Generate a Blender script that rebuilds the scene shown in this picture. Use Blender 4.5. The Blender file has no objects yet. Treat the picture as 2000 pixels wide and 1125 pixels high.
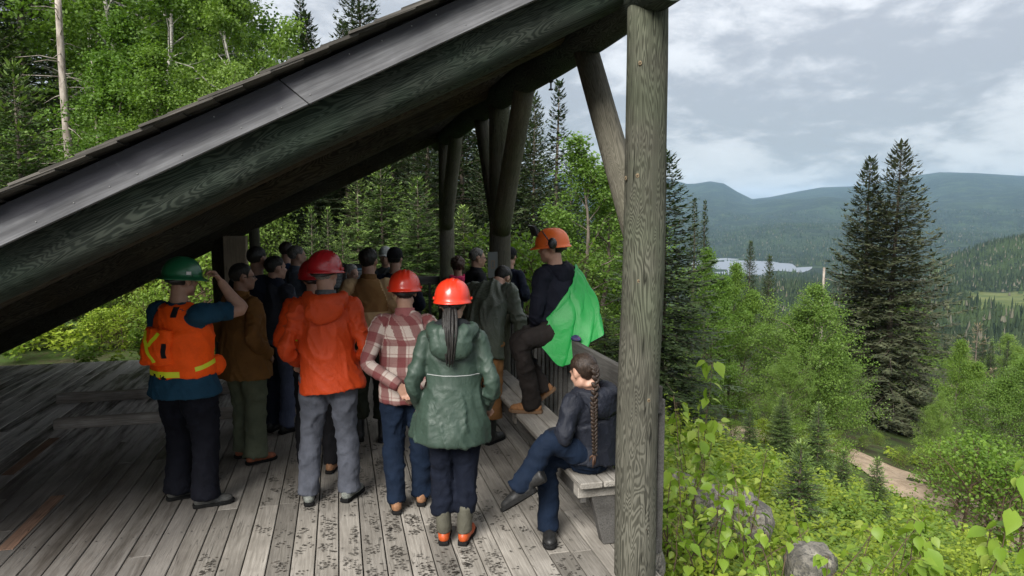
import bpy, bmesh, math, random
import numpy as np
from mathutils import Vector, Matrix, Quaternion
rnd = random.Random(7)
R_ = math.radians
SC = bpy.context.scene
COL = SC.collection

# ------------------------------------------------------------------ camera
CAM_H = 2.10
FPX = 1350.0                       # focal length in pixels of a 2000 px wide frame
PITCH = math.atan(142.5 / FPX)
AZ = R_(14.06)
cam_d = bpy.data.cameras.new('camera')
cam = bpy.data.objects.new('camera', cam_d)
COL.objects.link(cam)
cam.location = (0, 0, CAM_H)
cam.rotation_euler = (math.pi / 2 - PITCH, 0, -AZ)
cam_d.sensor_width = 36.0
cam_d.lens = 36.0 * FPX / 2000.0
cam_d.clip_start = 0.05
cam_d.clip_end = 60000
SC.camera = cam

# ------------------------------------------------------------------ node helpers
class NT:
    def __init__(s, tree):
        s.t = tree
        s.n = tree.nodes
        s.l = tree.links
    def add(s, typ, **kw):
        nd = s.n.new(typ)
        for k, v in kw.items():
            if k.startswith('_'):
                setattr(nd, k[1:], v)
        for k, v in kw.items():
            if not k.startswith('_'):
                key = int(k[1:]) if (k[0] == 'i' and k[1:].isdigit()) else k.replace('__', ' ')
                s.set(nd.inputs[key], v)
        return nd
    def set(s, sock, v):
        if isinstance(v, bpy.types.NodeSocket):
            s.l.new(v, sock)
        else:
            if isinstance(v, (tuple, list)) and len(v) == 3 and sock.type == 'RGBA':
                v = (*v, 1)
            sock.default_value = v
    def math(s, op, a, b=0.0, c=None, clamp=False):
        nd = s.n.new('ShaderNodeMath'); nd.operation = op; nd.use_clamp = clamp
        s.set(nd.inputs[0], a); s.set(nd.inputs[1], b)
        if c is not None: s.set(nd.inputs[2], c)
        return nd.outputs[0]
    def vmath(s, op, a, b=(0, 0, 0)):
        nd = s.n.new('ShaderNodeVectorMath'); nd.operation = op
        s.set(nd.inputs[0], a); s.set(nd.inputs[1], b)
        return nd.outputs[0]
    def mix(s, f, a, b, mode='MIX'):
        nd = s.n.new('ShaderNodeMix'); nd.data_type = 'RGBA'; nd.blend_type = mode
        s.set(nd.inputs[0], f); s.set(nd.inputs[6], a); s.set(nd.inputs[7], b)
        return nd.outputs[2]
    def noise(s, vec, scale=5, detail=4, rough=.5, dist=0.0):
        nd = s.n.new('ShaderNodeTexNoise')
        s.set(nd.inputs['Vector'], vec); nd.inputs['Scale'].default_value = scale
        nd.inputs['Detail'].default_value = detail; nd.inputs['Roughness'].default_value = rough
        nd.inputs['Distortion'].default_value = dist
        return nd.outputs[0]
    def ramp(s, f, lo, hi, a=0.0, b=1.0):
        nd = s.n.new('ShaderNodeMapRange'); nd.interpolation_type = 'SMOOTHSTEP'
        s.set(nd.inputs[0], f); s.set(nd.inputs[1], lo); s.set(nd.inputs[2], hi)
        s.set(nd.inputs[3], a); s.set(nd.inputs[4], b)
        return nd.outputs[0]
    def xyz(s, vec):
        nd = s.n.new('ShaderNodeSeparateXYZ'); s.set(nd.inputs[0], vec)
        return nd.outputs
    def comb(s, x, y, z):
        nd = s.n.new('ShaderNodeCombineXYZ')
        for i, v in enumerate((x, y, z)): s.set(nd.inputs[i], v)
        return nd.outputs[0]
    def bump(s, h, strength=.3, dist=.01, normal=None):
        nd = s.n.new('ShaderNodeBump')
        nd.inputs['Strength'].default_value = strength; nd.inputs['Distance'].default_value = dist
        s.set(nd.inputs['Height'], h)
        if normal is not None: s.set(nd.inputs['Normal'], normal)
        return nd.outputs[0]

def new_mat(name):
    m = bpy.data.materials.new(name); m.use_nodes = True
    t = NT(m.node_tree)
    b = t.n['Principled BSDF']
    b.inputs['Specular IOR Level'].default_value = .35
    return m, t, b

# ------------------------------------------------------------------ world: overcast sky
CLX, CLY = -13.1, 9.4
SUN_AZ, SUN_EL = R_(-142), R_(38)      # azimuth clockwise from +Y
world = bpy.data.worlds.new('World'); SC.world = world; world.use_nodes = True
t = NT(world.node_tree); bg = t.n['Background']
sky = t.n.new('ShaderNodeTexSky'); sky.sky_type = 'NISHITA'; sky.sun_disc = False
sky.sun_elevation = SUN_EL; sky.sun_rotation = SUN_AZ; sky.air_density = 1.0; sky.dust_density = 2.0
gen = t.n.new('ShaderNodeTexCoord').outputs['Generated']
d = t.vmath('NORMALIZE', gen)
dx, dy, dz = t.xyz(d)
zz = t.math('MAXIMUM', dz, 0.0)
den = t.math('ADD', zz, 0.30)
uv = t.comb(t.math('DIVIDE', dx, den), t.math('DIVIDE', dy, den), t.math('MULTIPLY', zz, 1.2))
uv = t.vmath('ADD', uv, (CLX, CLY, 0))
w1 = t.noise(uv, 2.1, 8, .60, .45)
w2 = t.noise(t.vmath('ADD', uv, (7.3, 2.1, 0)), .62, 2, .5, .2)
w3 = t.noise(t.vmath('ADD', uv, (1.7, 5.1, 4.0)), 7.0, 6, .62, .3)
cl = t.math('ADD', t.math('MULTIPLY', w1, .66), t.math('ADD', t.math('MULTIPLY', w2, .30), t.math('MULTIPLY', w3, .38)))
k1 = t.ramp(cl, .58, .75)
cloud = t.mix(k1, (.36, .37, .388), (.67, .675, .68))
k2 = t.ramp(cl, .74, .86)
cloud = t.mix(t.math('MULTIPLY', k2, .6), cloud, (.80, .81, .825))
# overcast sky is brighter overhead than at the horizon
grad = t.math('ADD', t.math('MULTIPLY', zz, 1.85), .62)
gain = t.math('MULTIPLY', grad, 2.35)
cloud = t.mix(1.0, cloud, t.comb(gain, gain, gain), 'MULTIPLY')
nish = t.mix(.05, cloud, sky.outputs[0])
t.set(bg.inputs[0], nish)
bg.inputs[1].default_value = 0.10
world.cycles.sampling_method = 'MANUAL'; world.cycles.sample_map_resolution = 512

sd = bpy.data.lights.new('sun', 'SUN'); sd.energy = 1.5; sd.angle = R_(32); sd.color = (1, .965, .91)
sun = bpy.data.objects.new('sun', sd); COL.objects.link(sun)
sv = Vector((math.sin(SUN_AZ) * math.cos(SUN_EL), math.cos(SUN_AZ) * math.cos(SUN_EL), math.sin(SUN_EL)))
sun.rotation_euler = sv.to_track_quat('Z', 'Y').to_euler()
sun.location = (-20, 5, 40)
vs = SC.view_settings
vs.view_transform = 'Standard'; vs.look = 'None'; vs.exposure = 2.4; vs.gamma = 1.0; vs.use_curve_mapping = False
SC.cycles.use_denoising = True
SC.cycles.max_bounces = 8
SC.cycles.diffuse_bounces = 3; SC.cycles.glossy_bounces = 2; SC.cycles.transmission_bounces = 4
SC.cycles.transparent_max_bounces = 8; SC.cycles.volume_bounces = 1
SC.cycles.caustics_reflective = False; SC.cycles.caustics_refractive = False

# ------------------------------------------------------------------ numeric helpers
CP, SP = math.cos(PITCH), math.sin(PITCH)
c_f = np.array([math.sin(AZ) * CP, math.cos(AZ) * CP, -SP])
c_r = np.array([math.cos(AZ), -math.sin(AZ), 0.0])
c_u = np.cross(c_r, c_f)
def ray_dir(x, y):
    return c_f + c_r * (x - 1000) / FPX + c_u * (562.5 - y) / FPX
def on_z(x, y, z=0.0):
    d = ray_dir(x, y); k = (z - CAM_H) / d[2]
    return np.array([d[0] * k, d[1] * k, z])
def az_of(x):
    d = ray_dir(x, 420.0); return math.atan2(d[0], d[1])

def hash3(ix, iy, iz, seed):
    n = (ix.astype(np.int64) * 374761393 + iy.astype(np.int64) * 668265263 + iz.astype(np.int64) * 2147483647 + seed * 974634777) & 0xffffffff
    n = ((n ^ (n >> 13)) * 1274126177) & 0xffffffff
    n = (n ^ (n >> 16)) & 0xffffff
    return n / float(0xffffff)
def vnoise(p, seed=0):
    """value noise in -1..1 for an (n,3) array"""
    p = np.asarray(p, float)
    i = np.floor(p); f = p - i; f = f * f * (3 - 2 * f); i = i.astype(np.int64)
    r = 0
    for a in (0, 1):
        for b in (0, 1):
            for c in (0, 1):
                w = (f[:, 0] if a else 1 - f[:, 0]) * (f[:, 1] if b else 1 - f[:, 1]) * (f[:, 2] if c else 1 - f[:, 2])
                r = r + w * hash3(i[:, 0] + a, i[:, 1] + b, i[:, 2] + c, seed)
    return r * 2 - 1
def fbm(p, seed=0, octs=4, gain=.5):
    r = 0; a = 1.0; p = np.asarray(p, float)
    for o in range(octs):
        r = r + a * vnoise(p, seed + o); p = p * 2.03; a *= gain
    return r

def norm(a): return a / (np.linalg.norm(a, axis=-1, keepdims=True) + 1e-9)
class MB:
    """collects vertices and faces for one mesh"""
    def __init__(s): s.v = []; s.f = []; s.n = 0; s.m = []
    def add(s, v, f, mi=0):
        v = np.asarray(v, float).reshape(-1, 3)
        s.v.append(v)
        for a in f:
            a = np.asarray(a, np.int64)
            if a.ndim == 1: a = a[None, :]
            s.f.append(a + s.n); s.m.append(np.full(len(a), mi, np.int32))
        s.n += len(v)
        return s
    def mesh(s, name, smooth=False, mats=()):
        me = bpy.data.meshes.new(name)
        v = np.concatenate(s.v)
        me.vertices.add(len(v)); me.vertices.foreach_set('co', v.astype(np.float32).ravel())
        li = np.concatenate([a.ravel() for a in s.f]).astype(np.int32)
        ln = np.concatenate([np.full(len(a), a.shape[1], np.int32) for a in s.f])
        st = np.concatenate([[0], np.cumsum(ln)[:-1]]).astype(np.int32)
        me.loops.add(len(li)); me.loops.foreach_set('vertex_index', li)
        me.polygons.add(len(ln)); me.polygons.foreach_set('loop_start', st)
        me.polygons.foreach_set('loop_total', ln)
        if len(mats) > 1: me.polygons.foreach_set('material_index', np.concatenate(s.m))
        me.polygons.foreach_set('use_smooth', np.full(len(ln), bool(smooth)))
        me.update(calc_edges=True); me.validate()
        for m in mats: me.materials.append(m)
        return me

def frame_of(dirv):
    d = np.asarray(dirv, float); d = d / (np.linalg.norm(d) + 1e-12)
    a = np.array([0, 0, 1.0]) if abs(d[2]) < .9 else np.array([1.0, 0, 0])
    u = np.cross(a, d); u /= np.linalg.norm(u); v = np.cross(d, u)
    return d, u, v
def tube_vf(pts, rad, seg=10, caps=True, flat=None):
    """rings along a polyline with parallel transport; rad scalar per point or (ru, rv)"""
    pts = np.asarray(pts, float); n = len(pts)
    tan = np.gradient(pts, axis=0); tan /= np.linalg.norm(tan, axis=1)[:, None] + 1e-12
    d, u, v = frame_of(tan[0])
    if flat is not None:
        u = np.asarray(flat, float); u = u - d * (u @ d); u /= np.linalg.norm(u)
    ang = np.linspace(0, 2 * math.pi, seg, endpoint=False)
    V = []
    for i in range(n):
        u = u - tan[i] * (u @ tan[i]); u /= np.linalg.norm(u) + 1e-12
        v = np.cross(tan[i], u)
        r = rad[i] if hasattr(rad, '__len__') else rad
        ru, rv = r if hasattr(r, '__len__') else (r, r)
        V.append(pts[i] + np.outer(np.cos(ang) * ru, u) + np.outer(np.sin(ang) * rv, v))
    V = np.concatenate(V)
    a = np.arange(seg); b = (a + 1) % seg
    F = [np.stack([i * seg + a, i * seg + b, (i + 1) * seg + b, (i + 1) * seg + a], 1) for i in range(n - 1)]
    F = [np.concatenate(F)]
    if caps:
        F.append(np.arange(seg)[::-1][None, :]); F.append(((n - 1) * seg + np.arange(seg))[None, :])
    return V, F
def ellipsoid_vf(c, r, seg=20, rings=12, rot=None):
    th = np.linspace(0, math.pi, rings + 1)[1:-1]; ph = np.linspace(0, 2 * math.pi, seg, endpoint=False)
    T, Pp = np.meshgrid(th, ph, indexing='ij')
    V = np.stack([np.sin(T) * np.cos(Pp), np.sin(T) * np.sin(Pp), np.cos(T)], -1).reshape(-1, 3)
    V = np.concatenate([V, [[0, 0, 1], [0, 0, -1]]]) * np.asarray(r, float)
    if rot is not None: V = V @ np.asarray(rot).T
    V = V + np.asarray(c, float)
    a = np.arange(seg); b = (a + 1) % seg; n = rings - 1
    F = [np.stack([i * seg + a, (i + 1) * seg + a, (i + 1) * seg + b, i * seg + b], 1) for i in range(n - 1)]
    top = n * seg; 
    F = [np.concatenate(F), np.stack([np.full(seg, top), a, b], 1), np.stack([np.full(seg, top + 1), (n - 1) * seg + b, (n - 1) * seg + a], 1)]
    return V, F
def cbox_vf(sx, sy, sz, ch=.004, c=(0, 0, 0)):
    """box with chamfered edges, centred"""
    x, y, z = sx / 2, sy / 2, sz / 2; V = []
    for k in (-1, 1):
        for (a, b) in ((x - ch, y), (x, y - ch), (x, -(y - ch)), (x - ch, -y), (-(x - ch), -y), (-x, -(y - ch)), (-x, y - ch), (-(x - ch), y)):
            V.append((a, b, k * (z - ch)))
        for (a, b) in ((x - ch, y - ch), (x - ch, -(y - ch)), (-(x - ch), -(y - ch)), (-(x - ch), y - ch)):
            V.append((a, b, k * z))
    V = np.array(V) + np.asarray(c)
    q = []; tr = []
    for i in range(8):
        j = (i + 1) % 8; q.append((j, i, 12 + i, 12 + j))
    for o, s in ((0, -1), (12, 1)):
        cor = [(0, 1, 8), (2, 3, 9), (4, 5, 10), (6, 7, 11)]
        for a, b, cc in cor:
            f = (o + a, o + b, o + cc); tr.append(f if s < 0 else f[::-1])
        for (a, b, c1, c2) in ((1, 2, 9, 8), (3, 4, 10, 9), (5, 6, 11, 10), (7, 0, 8, 11)):
            f = (o + a, o + b, o + c1, o + c2); q.append(f if s < 0 else f[::-1])
        f = (o + 8, o + 9, o + 10, o + 11); q.append(f if s < 0 else f[::-1])
    return V, [np.array(q), np.array(tr)]

def box_vf(sx, sy, sz, c=(0, 0, 0)):
    x, y, z = sx / 2, sy / 2, sz / 2
    V = np.array([(-x, -y, -z), (x, -y, -z), (x, y, -z), (-x, y, -z), (-x, -y, z), (x, -y, z), (x, y, z), (-x, y, z)]) + np.asarray(c)
    return V, [np.array([(0, 3, 2, 1), (4, 5, 6, 7), (0, 1, 5, 4), (1, 2, 6, 5), (2, 3, 7, 6), (3, 0, 4, 7)])]

# ------------------------------------------------------------------ object helpers
def link(name, data, parent=None, world=None, rot=None, mat=None):
    o = bpy.data.objects.new(name, data); COL.objects.link(o)
    if mat is not None and data is not None and not data.materials: data.materials.append(mat)
    p = Vector(world) if world is not None else Vector((0, 0, 0))
    if parent is not None:
        o.parent = parent
        if world is not None and '_abs' in parent: p = p - Vector(parent['_abs'])
    if world is not None: o.location = p
    if rot is not None:
        if isinstance(rot, Quaternion): o.rotation_mode = 'QUATERNION'; o.rotation_quaternion = rot
        else: o.rotation_euler = rot
    return o
def thing(name, label, cat, loc=(0, 0, 0), rotz=0.0, group=None, kind=None):
    o = bpy.data.objects.new(name, None); COL.objects.link(o)
    o.empty_display_size = .1
    o.location = loc; o.rotation_euler = (0, 0, rotz)
    tag(o, label, cat, group, kind)
    if rotz == 0: ABS[o.name] = Vector(loc)
    return o
ABS = {}
def tag(o, label=None, cat=None, group=None, kind=None):
    if label: o['label'] = label
    if cat: o['category'] = cat
    if group: o['group'] = group
    if kind: o['kind'] = kind
    return o
def part(name, me, root, world=(0, 0, 0), rot=None, mat=None):
    """child placed in world coordinates under an unrotated root"""
    o = link(name, me, None, None, rot, mat)
    o.parent = root
    o.location = Vector(world) - ABS.get(root.name, Vector((0, 0, 0)))
    return o
# ------------------------------------------------------------------ wood materials
def wood_mat(name, lo, hi, axis=1, scale=1.0, rough=.85, crack=.5, contour=0.0, wet=False, tint=None, knots=0.0, bump=.35, stain=None):
    m, t, b = new_mat(name); b.inputs['Specular IOR Level'].default_value = .12
    oc = t.n.new('ShaderNodeTexCoord').outputs['Object']
    oi = t.n.new('ShaderNodeObjectInfo').outputs['Random']
    off = t.comb(t.math('MULTIPLY', oi, 37.0), t.math('MULTIPLY', oi, 91.0), t.math('MULTIPLY', oi, 53.0))
    p = t.vmath('ADD', oc, off)
    st = [1.0, 1.0, 1.0]; st[axis] = .045
    g = t.vmath('MULTIPLY', p, tuple(st))
    fine = t.noise(g, 95 * scale, 4, .6, .1)
    st2 = [1.0, 1.0, 1.0]; st2[axis] = .16
    wide = t.noise(t.vmath('MULTIPLY', p, tuple(st2)), 9 * scale, 4, .55, .4)
    blotch = t.noise(p, 2.3, 4, .6)
    f = t.math('ADD', t.math('MULTIPLY', fine, .55), t.math('MULTIPLY', wide, .45))
    h = fine
    if contour:
        st3 = [1.0, 1.0, 1.0]; st3[axis] = .11
        c = t.noise(t.vmath('MULTIPLY', p, tuple(st3)), 8.5 * scale, 3.0, .5, .5)
        s = t.math('SINE', t.math('MULTIPLY', c, 260.0))
        s = t.math('MULTIPLY_ADD', s, .5, .5)
        s = t.ramp(s, .05, .95, .12, .88)
        f = t.math('ADD', t.math('MULTIPLY', f, 1 - contour), t.math('MULTIPLY', s, contour))
        h = t.math('ADD', t.math('MULTIPLY', fine, .5), t.math('MULTIPLY', s, .6))
    col = t.mix(t.ramp(f, .28, .72), lo, hi)
    col = t.mix(t.ramp(blotch, .35, .7, 0, .45), col, tuple(x * .62 for x in lo))
    # long drying checks
    st4 = [1.0, 1.0, 1.0]; st4[axis] = .03
    ck = t.noise(t.vmath('ADD', t.vmath('MULTIPLY', p, tuple(st4)), (3, 5, 9)), 34 * scale, 2, .5)
    ckm = t.ramp(t.math('ABSOLUTE', t.math('SUBTRACT', ck, .5)), .0, .02, 1, 0)
    ckm = t.math('MULTIPLY', ckm, t.ramp(wide, .5, .6, 0, crack))
    col = t.mix(ckm, col, tuple(x * .25 for x in lo))
    h = t.math('SUBTRACT', h, t.math('MULTIPLY', ckm, 1.0))
    if knots:
        st5 = [1.0, 1.0, 1.0]; st5[axis] = .55
        vo = t.add('ShaderNodeTexVoronoi', Vector=t.vmath('MULTIPLY', p, tuple(st5)), Scale=3.1 * scale)
        kd = vo.outputs['Distance']
        km = t.ramp(kd, .035, .075, knots, 0)
        col = t.mix(km, col, tuple(x * .3 for x in lo))
        ring = t.math('MULTIPLY', t.ramp(kd, .07, .16, 1, 0), t.math('MULTIPLY_ADD', t.math('SINE', t.math('MULTIPLY', kd, 260.0)), .5, .5))
        col = t.mix(t.math('MULTIPLY', ring, .35 * knots), col, tuple(x * .5 for x in lo))
    if tint:
        tn = t.noise(t.vmath('ADD', p, (4, 4, 4)), 1.6, 3, .5)
        col = t.mix(t.ramp(tn, .42, .62, 0, .75), col, t.mix(1.0, col, tint, 'MULTIPLY'))
    # each piece a little different
    v = t.math('MULTIPLY_ADD', t.math('FRACT', t.math('MULTIPLY', oi, 17.31)), .52, .74)
    col = t.mix(1.0, col, t.comb(v, v, v), 'MULTIPLY')
    r = rough
    if stain: col = stain(t, col, oc, p)
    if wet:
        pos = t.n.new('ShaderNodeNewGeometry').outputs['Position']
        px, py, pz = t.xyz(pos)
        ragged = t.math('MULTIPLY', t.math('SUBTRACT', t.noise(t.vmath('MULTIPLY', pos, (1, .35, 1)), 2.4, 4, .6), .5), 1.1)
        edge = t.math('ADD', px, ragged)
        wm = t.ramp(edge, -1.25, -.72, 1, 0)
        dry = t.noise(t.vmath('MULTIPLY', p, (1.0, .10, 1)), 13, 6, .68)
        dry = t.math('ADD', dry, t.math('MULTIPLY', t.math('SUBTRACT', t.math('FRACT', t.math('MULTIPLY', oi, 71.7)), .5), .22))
        far = t.ramp(t.math('ADD', t.math('MULTIPLY', px, -.55), py), 6.6, 9.4, 0, 1.0)  # left-rear mask: less damp, more painted brightening where the roof blocks light
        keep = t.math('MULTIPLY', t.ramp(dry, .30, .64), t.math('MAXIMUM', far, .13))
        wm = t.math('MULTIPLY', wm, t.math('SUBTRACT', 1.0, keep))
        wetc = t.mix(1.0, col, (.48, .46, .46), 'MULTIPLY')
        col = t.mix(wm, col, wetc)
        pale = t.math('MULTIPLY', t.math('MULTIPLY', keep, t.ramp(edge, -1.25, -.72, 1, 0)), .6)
        col = t.mix(t.math('MULTIPLY', pale, 1.35), col, (.74, .72, .69))  # pale streaks, painted lighter toward left rear to offset shade under the roof
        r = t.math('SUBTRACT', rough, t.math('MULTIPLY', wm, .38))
    t.set(b.inputs['Base Color'], col)
    t.set(b.inputs['Roughness'], r)
    t.set(b.inputs['Normal'], t.bump(h, bump, .006))
    return m

M = {}
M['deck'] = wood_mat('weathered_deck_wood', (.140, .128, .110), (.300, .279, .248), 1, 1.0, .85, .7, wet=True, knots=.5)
M['deck_raw'] = wood_mat('worn_red_deck_wood', (.13, .088, .066), (.33, .20, .14), 1, 1.0, .85, .9, knots=.4)
M['bench'] = wood_mat('bench_wood', (.13, .12, .105), (.27, .255, .23), 1, 1.0, .82, .7, knots=.6)
M['rail'] = wood_mat('rail_wood', (.045, .043, .040), (.115, .111, .104), 1, 1.0, .85, .6)
M['post'] = wood_mat('peeled_log_wood', (.042, .041, .032), (.112, .109, .088), 2, 1.0, .9, 1.0, contour=.36, knots=0, tint=(.86, 1.0, .84))
M['post_far'] = wood_mat('grey_log_wood', (.075, .070, .054), (.165, .154, .122), 2, 1.0, .82, .8, contour=.22, knots=.4, tint=(.88, 1.0, .80))
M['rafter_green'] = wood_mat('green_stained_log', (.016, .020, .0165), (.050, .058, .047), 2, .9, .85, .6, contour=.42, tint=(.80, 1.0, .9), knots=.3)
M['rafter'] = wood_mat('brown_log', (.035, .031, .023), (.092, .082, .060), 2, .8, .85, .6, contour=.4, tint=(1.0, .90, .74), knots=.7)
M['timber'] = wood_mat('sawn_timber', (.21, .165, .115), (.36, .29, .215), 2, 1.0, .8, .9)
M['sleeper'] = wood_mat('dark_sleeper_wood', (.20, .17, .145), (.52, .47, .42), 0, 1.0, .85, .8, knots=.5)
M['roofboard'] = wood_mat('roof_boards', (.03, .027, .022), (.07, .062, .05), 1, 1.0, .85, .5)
M['shingle'] = wood_mat('cedar_shingle', (.045, .042, .037), (.13, .12, .108), 0, 1.4, .9, .6)
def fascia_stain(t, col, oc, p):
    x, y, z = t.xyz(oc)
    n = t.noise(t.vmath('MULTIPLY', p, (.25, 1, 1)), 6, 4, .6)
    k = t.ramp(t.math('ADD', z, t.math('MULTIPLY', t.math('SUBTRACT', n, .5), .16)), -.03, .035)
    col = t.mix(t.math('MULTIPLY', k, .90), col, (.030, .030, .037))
    s = t.noise(t.vmath('MULTIPLY', p, (.9, 1, .35)), 7, 3, .6)
    col = t.mix(t.ramp(s, .66, .76, 0, .35), col, (.50, .51, .54))
    return col
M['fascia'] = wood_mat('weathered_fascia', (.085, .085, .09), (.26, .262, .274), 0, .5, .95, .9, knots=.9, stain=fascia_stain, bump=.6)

def simple_mat(name, col, rough=.6, metal=0.0, noise=0.0, nscale=40, bump=0.0, coat=0.0, spec=.35):
    m, t, b = new_mat(name)
    oc = t.n.new('ShaderNodeTexCoord').outputs['Object']
    n = t.noise(oc, nscale, 4, .6)
    c = t.mix(t.ramp(n, .3, .7), tuple(x * (1 - noise) for x in col), tuple(min(1, x * (1 + noise)) for x in col)) if noise else col
    t.set(b.inputs['Base Color'], c if noise else (*col, 1))
    b.inputs['Roughness'].default_value = rough; b.inputs['Metallic'].default_value = metal
    b.inputs['Coat Weight'].default_value = coat; b.inputs['Specular IOR Level'].default_value = spec
    if bump: t.set(b.inputs['Normal'], t.bump(n, bump, .004))
    return m
M['metal'] = simple_mat('galvanised_metal', (.35, .36, .37), .45, .8, .2)
M['nail'] = simple_mat('dull_nail', (.16, .16, .16), .8)
M['dark_metal'] = simple_mat('dark_bolt', (.05, .05, .05), .5, .6)

# ------------------------------------------------------------------ deck of planks
deck = thing('deck', None, None, (0, 5, 0), kind='structure')
PITCHW, PW, PT = .141, .1335, .038
PY0, PY1 = -1.6, 10.95
plank_mesh = {}
def plank_me(L, mat='deck'):
    k = (round(L, 2), mat)
    if k not in plank_mesh:
        plank_mesh[k] = MB().add(*cbox_vf(PW, L - .004, PT, .003)).mesh('plank', False, (M[mat],))
    return plank_mesh[k]
LENS = [3.05, 3.66, 4.27]
for i in range(47):
    x = 1.715 - i * PITCHW
    y = PY0 - rnd.choice([0, .6, 1.2, 1.8, 2.4])
    y = max(y, PY0 - 2.4)
    while y < PY1 - .01:
        L = rnd.choice(LENS)
        y1 = min(y + L, PY1)
        if PY1 - y1 < .7: y1 = PY1
        Lr = round(y1 - y, 2)
        mat = 'deck'
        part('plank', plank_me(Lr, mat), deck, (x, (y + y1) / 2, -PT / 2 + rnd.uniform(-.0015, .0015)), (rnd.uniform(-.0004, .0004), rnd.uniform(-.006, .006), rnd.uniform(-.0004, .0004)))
        y = y1
    if i % 1 == 0: pass
for X in (-4.9, 1.80):
    part('rim_joist', MB().add(*cbox_vf(.05, 12.6, .22, .004)).mesh('rim_joist', False, (M['rail'],)), deck, (X - .012 if X > 0 else X, 4.68, -.165))
part('rim_joist', MB().add(*cbox_vf(6.66, .05, .22, .004)).mesh('rim_joist', False, (M['rail'],)), deck, (-1.55, 10.92, -.165))
for y in np.arange(-1.2, 10.6, 1.2):
    part('joist', MB().add(*cbox_vf(6.62, .05, .20, .004)).mesh('joist', False, (M['rail'],)), deck, (-1.55, y, -.145))
# bare reddish plank lengths let into the worn surface
for (xa, ya, xb, yb) in ((10, 915, 85, 868), (40, 1050, 118, 985)):
    a = on_z(xa, ya); b = on_z(xb, yb)
    xi = round((1.715 - (a[0] + b[0]) / 2) / PITCHW); X = 1.715 - xi * PITCHW
    L = abs(b[1] - a[1]) + .35
    me = MB().add(*cbox_vf(PW - .03 - .03 * rnd.random(), L, .004, .0015)).mesh('worn_patch', False, (M['deck_raw'],))
    part('worn_patch', me, deck, (X, (a[1] + b[1]) / 2, .0025), (0, 0, rnd.uniform(-.004, .004)))

mb = MB(); an6 = np.linspace(0, 2 * math.pi, 7, endpoint=False)
for i in range(47):
    for y in np.arange(-1.2, 10.6, 1.2):
        for dx in (-.036, .036):
            r = rnd.uniform(.0035, .0055); cx, cy = 1.715 - i * PITCHW + dx + rnd.uniform(-.006, .006), y + rnd.uniform(-.012, .012)
            mb.add(np.stack([cx + np.cos(an6) * r, cy + np.sin(an6) * r * 1.3, np.full(7, .0036)], 1), [np.arange(7)[None, :]])
part('nail_heads', mb.mesh('nail_heads', False, (M['dark_metal'],)), deck, (0, 0, 0))['kind'] = 'stuff'
# two heavy timbers lying on the deck
def sleeper(xa, xb, y, h, label):
    L = xb - xa
    n = 26; V = []; prof = [(-.06, 0), (-.06, h * .88), (-.045, h), (.045, h), (.06, h * .88), (.06, 0)]
    mb = MB(); S = np.linspace(-L / 2, L / 2, n)
    for k, s in enumerate(S):
        for (a, b) in prof: V.append((s, a + rnd.uniform(-.004, .004), max(0, b + rnd.uniform(-.005, .003))))
    a = np.arange(6); b2 = (a + 1) % 6
    F = [np.concatenate([np.stack([i * 6 + a, (i + 1) * 6 + a, (i + 1) * 6 + b2, i * 6 + b2], 1) for i in range(n - 1)]),
         np.arange(6)[None, :], ((n - 1) * 6 + np.arange(6))[::-1][None, :]]
    o = link('deck_timber', mb.add(np.array(V), F).mesh('deck_timber', False, (M['sleeper'],)), None, ((xa + xb) / 2, y, .003))
    tag(o, label, 'timber', 'timbers lying across the deck')
sleeper(-3.10, .20, 8.60, .10, 'long dark timber lying across the deck, farther from the camera')
sleeper(-2.76, .20, 7.55, .095, 'long dark timber lying across the deck, nearer to the camera')

# ------------------------------------------------------------------ shelter: posts, plate, rafters, roof
shelter = thing('timber_shelter', 'open log shelter with long sloping shingle roof over the deck', 'shelter', (1.65, 3.6, 0))
def log_mesh(L, r0, r1, mat, seg=28, seed=0, wob=.006, square=0.0):
    n = max(4, int(L / .14))
    z = np.linspace(0, L, n); ang = np.linspace(0, 2 * math.pi, seg, endpoint=False)
    Z, A = np.meshgrid(z, ang, indexing='ij')
    r = r0 + (r1 - r0) * Z / L
    pn = np.stack([np.cos(A) * 1.3, np.sin(A) * 1.3, Z * 1.1 + seed * 7.7], -1).reshape(-1, 3)
    r = r + (vnoise(pn, seed) * wob).reshape(r.shape) + (vnoise(pn * np.array([3, 3, 2.2]), seed + 5) * wob * .35).reshape(r.shape)
    if square:
        se = (np.abs(np.cos(A)) ** 5 + np.abs(np.sin(A)) ** 5) ** (-1 / 5.0); r = r * (1 - square + square * se)
    bx = (vnoise(np.stack([z * .6, z * 0 + seed, z * 0], 1), 3) * .012)[:, None]; by = (vnoise(np.stack([z * .6, z * 0 + seed + 9, z * 0], 1), 4) * .012)[:, None]
    V = np.stack([r * np.cos(A) + bx, r * np.sin(A) + by, Z], -1).reshape(-1, 3)
    a = np.arange(seg); b = (a + 1) % seg
    F = [np.concatenate([np.stack([i * seg + a, i * seg + b, (i + 1) * seg + b, (i + 1) * seg + a], 1) for i in range(n - 1)]),
         a[::-1][None, :], ((n - 1) * seg + a)[None, :]]
    me = MB().add(V, F).mesh('log', True, (mat,))
    fl = np.ones(len(me.polygons), bool); fl[-2:] = False
    me.polygons.foreach_set('use_smooth', fl)
    return me
def log_between(name, a, b, r0, r1, mat, seed=0, root=None, wob=.006, square=0.0):
    a = Vector(a); b = Vector(b); dv = b - a
    q = dv.to_track_quat('Z', 'Y')
    return part(name, log_mesh(dv.length, r0, r1, M[mat], seed=seed, wob=wob, square=square), root or shelter, a, q)
PX = 1.65
PLATE_Z = 3.30; PR = .135
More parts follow.
